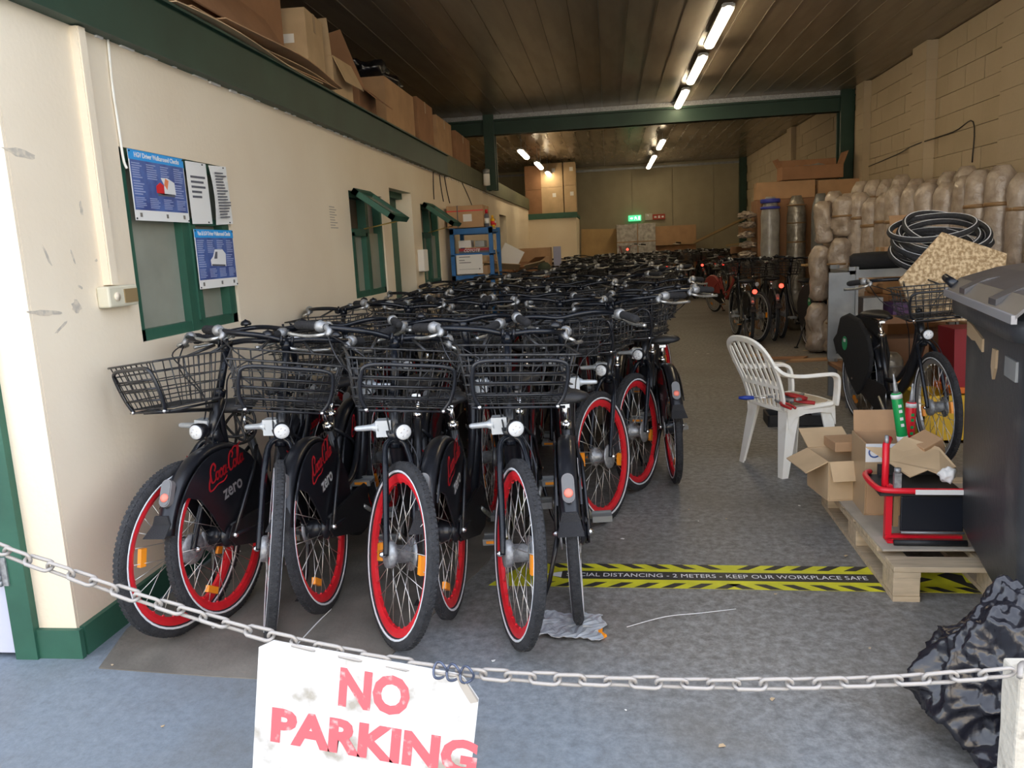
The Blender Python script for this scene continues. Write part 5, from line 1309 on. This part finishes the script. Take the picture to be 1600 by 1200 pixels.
lump('plastic_scrap', 'scrap of clear plastic under the small carton on the trolley', 'plastic', (1.37, 3.38, .43), (.03, .03, .03), paper_m, 5, .5, 3)
def cartridge(label, x, y, z, rx, ry, body, lab2):
    t = thing('grease_cartridge', label, 'cartridge', (x, y, z), 0, None, rot=(rx, ry, 0))
    m = MB(); m.lathe([(.022, 0), (.0235, .005), (.0235, .205), (.02, .215)], (0, 0, 0), 'z', 18); build('tube_body', m, body, t)
    m = MB(); m.lathe([(.0245, -.03), (.0245, .012), (.022, .014)], (0, 0, 0), 'z', 18); m.lathe([(.0245, .19), (.0245, .208), (.015, .215)], (0, 0, 0), 'z', 18); build('white_end_cap', m, white_m, t)
    m = MB(); m.lathe([(.013, .214), (.010, .23), (.004, .30), (.002, .305)], (0, 0, 0), 'z', 12); build('nozzle', m, alu_m, t)
    m = MB()
    for zz in (.06, .09, .125, .15): m.box(-.006, .008, -.0242, -.0232, zz, zz + .014)
    build('label_marks', m, lab2, t)['kind'] = 'stuff'
gm = mat('green_plastic', (.01, .32, .08), .4)
cartridge('green sealant cartridge standing tilted in the tall carton', 1.315, 3.74, .50, 0, -.16, gm, white_m)
cartridge('red and green sealant cartridge standing upright behind the green one', 1.40, 3.9, .42, 0, .03, redp_m, gm)

# ------------------------------------------------------------------ big black waste bin
d = Vector((.22, .975, 0)).normalized(); BNX = Vector((1.19, 2.42, 0))
BN = thing('waste_bin', 'large black wheeled waste container with smoky domed lid', 'bin', BNX, math.atan2(d.y, d.x) - PI/2)
BN.scale = (1, 1, 1.045)
Lb_, Wb_ = 1.0, 1.1     # local y along left face, local x to the right
def rr(x0, x1, y0, y1, r_, z, n_=5):
    P = []
    for cx, cy, a0_ in ((x1 - r_, y1 - r_, 0), (x0 + r_, y1 - r_, PI/2), (x0 + r_, y0 + r_, PI), (x1 - r_, y0 + r_, 1.5 * PI)):
        for j in range(n_): a = a0_ + j / (n_ - 1) * PI/2; P.append((cx + r_ * math.cos(a), cy + r_ * math.sin(a), z))
    return P
m = MB(); m.loft([rr(.10, Wb_ - .2, .08, Lb_ - .05, .06, .15), rr(.045, Wb_ - .15, .03, Lb_ - .02, .07, .165), rr(.02, Wb_ - .08, .015, Lb_ - .008, .07, .22), rr(.01, Wb_ - .05, .01, Lb_ - .0, .07, .50), rr(.0, Wb_, .0, Lb_, .08, 1.04), rr(-.01, Wb_ + .01, -.01, Lb_ + .01, .08, 1.08)])
soft(build('container_body', m, bin_m, BN), .01, 2)
m = MB(); m.loft([rr(-.045, Wb_ + .045, -.045, Lb_ + .045, .09, 1.06), rr(-.05, Wb_ + .05, -.05, Lb_ + .05, .09, 1.12), rr(-.04, Wb_ + .04, -.04, Lb_ + .04, .09, 1.125)]); build('rim', m, bin_m, BN)
m = MB(); secs = []
for j in range(9):
    u = j / 8; a = u * PI; xx = -.055 + (Wb_ + .11) * (1 - math.cos(a)) / 2; zz = 1.13 + .115 * math.sin(a)
    secs.append([(xx, -.06, zz), (xx, Lb_ + .06, zz), (xx, Lb_ + .06, zz + .012), (xx, -.06, zz + .012)])
m.loft(secs, sm=False); build('lid', m, lid_m, BN)
m = MB(); m.box(-.065, -.05, -.06, Lb_ + .06, 1.118, 1.142); m.box(-.06, .3, Lb_ + .05, Lb_ + .065, 1.12, 1.15); build('lid_edge', m, mat('lid_edge_grey', (.25, .24, .24), .35), BN)
m = MB()
for yy in (.25, .75): m.prism([(-.052, 1.135), (.05, 1.165), (.12, 1.19), (.12, 1.215), (.02, 1.20), (-.052, 1.165)], lambda a, b_: (a, yy - .05, b_), lambda a, b_: (a, yy + .05, b_))
build('lid_handle', m, lid_m, BN)['kind'] = 'stuff'
m = MB(); m.tube([(-.03, Lb_ + .02, 1.16), (-.06, Lb_ + .08, 1.19)], [.02, .014], 8); build('lid_hinge', m, black_m, BN)
for (a, b_) in ((.1, .1), (.1, Lb_ - .2), (Wb_ - .2, .1), (Wb_ - .2, Lb_ - .2)):
    w_ = MB(); w_.ring([(.08, .018), (.08, -.018), (.03, -.018), (.03, .018)], (a + .15, b_ + .02, .08), 20); w_.cyl((a + .12, b_ + .02, .08), (a + .18, b_ + .02, .08), .03, n=10); w_.box(a + .115, a + .185, b_ - .02, b_ + .06, .10, .16); build('wheel', w_, plast_m, BN)
m = MB(); m.prism([(.60, 1.0), (.80, 1.03), (.88, 1.035), (.88, .985), (.78, .975), (.72, .98), (.60, .955)], lambda a, b_: (-.006, a, b_), lambda a, b_: (.006, a, b_)); build('torn_label', m, tape_m, BN)
m = MB(); m.prism([(.38, .99), (.44, .99), (.45, .93), (.42, .89), (.39, .93)], lambda a, b_: (-.006, a, b_), lambda a, b_: (.006, a, b_)); build('torn_label', m, tape_m, BN)
m = MB(); m.box(-.006, .004, .12, .26, .93, .99); build('torn_label', m, greymet_m, BN)

# bin bag
def crumple_bag(label, c, R0, seed):
    import bmesh
    rn = random.Random(seed); bm = bmesh.new(); bmesh.ops.create_icosphere(bm, subdivisions=6, radius=1.0)
    cs = [Vector((rn.gauss(0, 1), rn.gauss(0, 1), rn.gauss(0, 1))).normalized() for _ in range(30)]; hs = [rn.uniform(.80, 1.12) for _ in cs]
    ds = [Vector((rn.gauss(0, 1), rn.gauss(0, 1), rn.gauss(0, .5))).normalized() for _ in range(9)]
    for v in bm.verts:
        d_ = v.co.normalized()
        k_ = min(h_ / max(.12, d_.dot(c_)) for h_, c_ in zip(hs, cs) if d_.dot(c_) > .12)      # facetted hull
        k_ = min(k_, 1.25)
        f_ = 1 - abs(noise.noise(d_ * 2.1 + Vector((seed, 0, 0)))) * 2.0
        k_ *= .86 + .16 * f_ +  .04 * (1 - 3 * abs(noise.noise(d_ * 6.0 + Vector((0, seed, 0))))) + .018 * (1 - 3 * abs(noise.noise(d_ * 15)))
        u = (d_.z + 1) / 2
        v.co = Vector((d_.x * R0[0] * k_ * (1.08 - .35 * u * u), d_.y * R0[1] * k_ * (1.08 - .35 * u * u), max(-R0[2] * .8, d_.z * R0[2] * k_)))
    me = bpy.data.meshes.new('bin_bag'); bm.to_mesh(me); bm.free(); me.materials.append(bag_m)
    for p in me.polygons: p.use_smooth = True
    o = link('bin_bag', me); o.location = c; tag(o, label, 'bag'); return o
crumple_bag('crumpled black bin bag slumped beneath the waste container', (1.10, 2.22, .205), (.25, .20, .255), 11)
crumple_bag('smaller second black bag just behind the concrete post', (1.03, 1.90, .10), (.14, .14, .125), 23)

# ------------------------------------------------------------------ floor things
m = MB(); P = [(-1.98, 2.80), (-1.90, 2.50), (-1.45, 2.46), (-.95, 2.43), (-.83, 2.62), (-.72, 3.05), (-.60, 3.5), (-.55, 4.4), (-1.99, 4.4)]
m.prism(P, lambda a, b_: (a, b_, .0), lambda a, b_: (a, b_, .004)); tag(build('floor_sheet', m, lino_m), 'worn brown grey sheet lying on the floor under the front bicycles', 'mat')
TP = thing('floor_tape', 'yellow and black distancing floor tape with white wording', 'tape', (-.5, 3.235, .0), math.radians(-1.7))
LT, WT = 2.0, .25
m = MB(); m.prism([(-.06, 0), (LT, 0), (LT, WT), (.08, WT), (.0, .12)], lambda a, b_: (a, b_, .001), lambda a, b_: (a, b_, .0022)); build('yellow_strip', m, yellow_m, TP)
m = MB(); m.prism([(.18, WT * .5), (.26, WT * .33), (LT - .28, WT * .33), (LT - .2, WT * .5), (LT - .28, WT * .67), (.26, WT * .67)], lambda a, b_: (a, b_, .0022), lambda a, b_: (a, b_, .0027)); build('black_band', m, blackv_m, TP)
for i in range(17):
    x = .12 + i * .112; s_ = 1 if x < LT * .5 else -1
    for (ya, yb, ss) in ((WT * .80, WT, -s_), (0, WT * .20, s_)):
        m = MB(); m.prism([(x, ya), (x + .05, ya), (x + .05 + .06 * ss, yb), (x + .06 * ss, yb)], lambda a, b_: (a, b_, .0022), lambda a, b_: (a, b_, .0027)); build('hazard_stripe', m, blackv_m, TP)
tm = textmesh('SOCIAL DISTANCING - 2 METERS - KEEP OUR WORKPLACE SAFE', .056, extrude=.0001, align='LEFT', mats=white_m)
xs = [v.co.x for v in tm.vertices]; link('tape_wording', tm, TP, Matrix.Translation((.27, WT * .5, .003)) @ Matrix.Diagonal((1.27 / (max(xs) - min(xs)), .95, 1, 1)))
m = MB(); m.prism([(.17, WT * .5), (.25, WT * .38), (.25, WT * .62)], lambda a, b_: (a, b_, .0028), lambda a, b_: (a, b_, .0032)); build('white_arrow', m, white_m, TP)
m = MB(); m.prism([(LT - .17, .17), (LT - .12, .20), (LT - .07, .17), (LT - .08, .10), (LT - .03, .07), (LT - .03, .03), (LT - .07, .03), (LT - .12, .10)], lambda a, b_: (a, b_, .0022), lambda a, b_: (a, b_, .0027)); build('boot_print', m, blackv_m, TP)
# bubble wrap
m = MB(); nx, ny = 16, 12; vs = []
for j in range(ny + 1):
    for i in range(nx + 1):
        x, y = i / nx * .24, j / ny * .20
        vs.append((x + .015 * math.sin(j), y + .01 * math.sin(i * .7), .012 + .02 * abs(noise.noise(Vector((x * 14, y * 14, 0)))) + (.004 if (i + j) % 2 else 0)))
m.add(vs, [(j * (nx + 1) + i, j * (nx + 1) + i + 1, (j + 1) * (nx + 1) + i + 1, (j + 1) * (nx + 1) + i) for j in range(ny) for i in range(nx)], sm=False)
o = build('bubble_wrap', m, mat('bubble_plastic', (.36, .38, .40), .3, spec=.8), None, Tm(-.31, 2.76, .0, 0, 0, -.1)); soft_ = o.modifiers.new('solid', 'SOLIDIFY'); soft_.thickness = .003
tag(o, 'flattened grey bubble wrap under the front wheel, middle of the floor', 'plastic')
for i, (x, y, r_) in enumerate([(-.085, 2.82, .3), (-.07, 2.79, -.5), (-.10, 2.85, .9)]):
    m = MB(); m.prism([(-.022, -.008), (.02, -.012), (.026, .004), (.0, .014), (-.024, .008)], lambda a, b_: (a, b_, .0), lambda a, b_: (a, b_, .01))
    tag(build('reflector_shard', m, amber_m, None, Tm(x, y, .002, .1, 0, r_)), 'broken orange reflector shard on the floor, %s of three' % ['middle', 'nearest', 'furthest'][i], 'shard', 'broken orange reflector')
m = MB(); m.tube(smooth_path([(.03, 2.86, .003), (.18, 2.93, .012), (.32, 2.96, .014), (.46, 3.02, .003)], 6), .0014, 5)
tag(build('cable_strand', m, white_m), 'thin white strand curling on the floor before the tape', 'strand')
m = MB(); m.tube(smooth_path([(-1.18, 2.98, .01), (-1.2, 2.86, .006), (-1.22, 2.6, .006)], 5), .0025, 5)
tag(build('cable_strand', m, white_m), 'short white strand under the fourth bicycle', 'strand')
rnd = random.Random(5); k = 0
for i in range(34):
    x, y = (rnd.uniform(-1.9, 1.2), rnd.uniform(2.0, 4.4)) if i < 24 else (rnd.uniform(1.0, 2.4), rnd.uniform(8.5, 10.5))
    s_ = rnd.uniform(.004, .011) * (1 if i < 24 else 3); m = MB(); m.prism([(-s_, -s_ * .6), (s_, -s_ * .4), (s_ * .6, s_ * .7), (-s_ * .5, s_ * .5)], lambda a, b_: (a, b_, 0), lambda a, b_: (a, b_, .002))
    o = build('litter_scrap', m, [paper_m, wood_m, card3_m][i % 3], None, Tm(x, y, .0045, 0, 0, rnd.uniform(0, 6)))
    tag(o, 'tiny pale scrap of litter lying on the concrete floor', 'litter', 'litter scraps on the floor')
for i, (x, y, w_) in enumerate([(2.0, 9.6, .3), (2.3, 9.4, .35), (1.75, 9.9, .2)]):
    m = MB(); m.prism([(-w_, -.06), (w_ * .7, -.1), (w_, .05), (-w_ * .6, .1)], lambda a, b_: (a, b_, 0), lambda a, b_: (a, b_, .012 + .02 * abs(a)))
    tag(build('torn_cardboard', m, [card2_m, card_m, card3_m][i], None, Tm(x, y, .0, 0, 0, .2 * i)), 'torn flat cardboard on the floor before the wrapped stack, %s' % ['middle', 'right', 'left'][i], 'cardboard', 'torn cardboard on the floor')

# ------------------------------------------------------------------ chain, posts and sign
def onY(px, py, Y=1.5):
    dd = RW @ np.array([(px - 800) / F, (py - 600) / F, 1.0]); q = Y / dd[1]; return Vector((dd[0] * q, Y, CAMZ + dd[2] * q))
CP = [Vector((-1.62, 1.5, .985))] + [onY(*p) for p in [(0, 858), (100, 893), (200, 928), (310, 962), (420, 993), (550, 1022), (690, 1046), (850, 1060), (1000, 1066), (1150, 1069), (1300, 1067), (1440, 1061), (1592, 1049)]]
cpath = smooth_path(CP, 24)
LK = MB(); Lh, Wh, wr_ = .0185, .0125, .0042
LK.tube([(Lh + Wh * math.sin(a) if a <= PI else -Lh + Wh * math.sin(a), Wh * math.cos(a), 0) for a in [q * 2 * PI / 14 for q in range(14)]], wr_, 6, True)
lme = LK.mesh('link', galv_m)
CHN = thing('barrier_chain', 'rusty pale steel chain strung across the warehouse entrance', 'chain', (0, 1.5, 0))
pitch = (Lh + Wh) * 2 - wr_ * 2.6; acc = 0; nxt = 0; k = 0
for i in range(len(cpath) - 1):
    a, b_ = cpath[i], cpath[i + 1]; L = (b_ - a).length
    while nxt <= acc + L:
        p = a.lerp(b_, (nxt - acc) / L); dd = (b_ - a).normalized()
        q = dd.to_track_quat('X', 'Z').to_matrix().to_4x4()
        rot = math.radians(20 + (90 if k % 2 else 0) + random.uniform(-12, 12)); sgt = p - Vector((0, 1.5, 0))
        link('link', lme, CHN, Matrix.Translation(sgt) @ q @ Matrix.Rotation(rot, 4, 'X')); k += 1; nxt += pitch
    acc += L
# right post, crumbly top
t = thing('concrete_post', 'pale concrete post at the right end of the chain', 'post', (.822, 1.545, 0))
m = MB(); secs = []
for j in range(9):
    z = .595 * j / 8; secs.append([(sx * (.062 + .004 * noise.noise(Vector((sx, sy, z * 8)))), sy * .035 + .004 * noise.noise(Vector((sx * 3, sy, z * 9))), z + (.008 * noise.noise(Vector((sx * 5, sy * 5, 1))) if j == 8 else 0)) for sx, sy in ((-1, -1), (1, -1), (1, 1), (-1, 1))])
m.loft(secs, sm=False); soft(build('post_body', m, mat('crumbling_white_concrete', (.56, .52, .44), .9, col2=(.33, .3, .25), vscale=22, lo=.30, hi=.42, bump=.5, detail=8), t), .006, 2)
m = MB(); m.tube([(-.07, -.05, .60), (-.055, -.02, .605), (-.04, .0, .60)], .006, 6); build('staple', m, galv_m, t)
t = thing('concrete_post', 'concrete post holding the left end of the chain', 'post', (-1.68, 1.56, 0))
m = MB(); m.box(-.06, .06, -.06, .06, 0, 1.02); soft(build('post_body', m, MATS['crumbling_white_concrete'], t), .01, 2)
# sign board hanging on the chain
TL = onY(405, 998, 1.487); TR_ = onY(752, 1055, 1.487)
ang = math.atan2(TR_.z - TL.z, TR_.x - TL.x)
SG = thing('no_parking_sign', 'dirty white board with red NO PARKING lettering hung on the chain', 'sign', TL, 0, None, rot=(0, -ang, 0))
Wd = (TR_ - TL).length; Hd = .36
m = MB(); m.prism([(0, -.02), (.03, 0), (Wd - .05, -.006), (Wd - .035, -.012), (Wd, -.055), (Wd, -Hd), (0, -Hd)], lambda a, b_: (a, 0, b_), lambda a, b_: (a, .004, b_)); build('board', m, sign_m, SG)
m = MB(); m.prism([(Wd - .052, -.006), (Wd - .035, -.012), (Wd, -.055), (Wd - .015, -.062), (Wd - .04, -.03)], lambda a, b_: (a, -.004 - (a - Wd + .06) * .1, b_), lambda a, b_: (a, -.001, b_)); build('bent_corner', m, mat('bare_board_edge', (.42, .38, .33), .8), SG)
for (txt, cx, cz, size, wdt) in (('NO', .255, -.083, .116, .152), ('PARKING', .262, -.198, .105, .45)):
    tm = textmesh(txt, size, offset=.005, extrude=.0003, mats=signred_m); xs = [v.co.x for v in tm.vertices]
    link('lettering', tm, SG, Matrix.Translation((cx, -.001, cz)) @ Matrix.Rotation(PI/2, 4, 'X') @ Matrix.Diagonal((wdt / (max(xs) - min(xs)), 1, 1, 1)))
m = MB()
for q in range(3):
    c = Vector((Wd - .085 + q * .028, -.004, -.002)); m.tube(smooth_path([c + Vector((.014 * math.cos(a), -.006 * math.sin(a * 2), .018 * math.sin(a))) for a in [i * 2 * PI / 8 for i in range(8)]], 3, True), .0028, 5, True)
build('wire_tie', m, mat('dark_wire', (.1, .12, .18), .4, metal=.6), SG)['kind'] = 'stuff'

for o in list(SC.objects):
    if o.parent is None and o.get('group') == GP: o.location.z += .24
for o in SC.objects:
    if o.name.startswith('work_table'): o.scale = (1, 1, 1.31)

# scuffs on the cream wall and a surface cable on the block wall
rs = random.Random(3)
for i, (y, z, l, h, a) in enumerate([(2.66, 1.86, .17, .03, -.1), (2.95, 1.68, .02, .06, 0), (2.72, 1.50, .012, .09, .4), (2.86, 1.50, .012, .06, .3), (2.66, 1.30, .18, .02, -.1), (2.84, 1.31, .06, .05, 0), (2.74, 1.24, .10, .012, .5), (2.88, 1.38, .03, .012, -.4), (3.12, 1.78, .012, .2, .08), (3.0, 1.48, .02, .012, .3)]):
    m = MB(); n_ = 14; P = []
    for j in range(n_):
        q = 2 * PI * j / n_; r_ = rs.uniform(.7, 1.15); P.append((l / 2 * math.cos(q) * r_, h / 2 * math.sin(q) * r_))
    ca, sa = math.cos(a), math.sin(a)
    m.prism(P, lambda u, v: (XL - .0005, y + u * ca - v * sa, z + u * sa + v * ca), lambda u, v: (XL + .0008, y + u * ca - v * sa, z + u * sa + v * ca))
    build('scuff', m, MATS.get('scuff_grey') or mat('scuff_grey', (.50, .45, .38), .8, col2=(.68, .60, .48), vscale=40, lo=.4, hi=.6), SC.objects['wall_left'])
m = MB(); m.tube(smooth_path([(XR - .03, 13.3, 2.35), (XR - .03, 11.6, 2.42), (XR - .15, 10.6, 2.44), (XR - .03, 9.8, 2.48), (XR - .03, 9.3, 2.52), (XR - .03, 9.28, 2.1)], 5), .007, 5)
tag(build('wall_cable', m, plast_m), 'dark cable running along the right block wall over the rolls', 'cable')
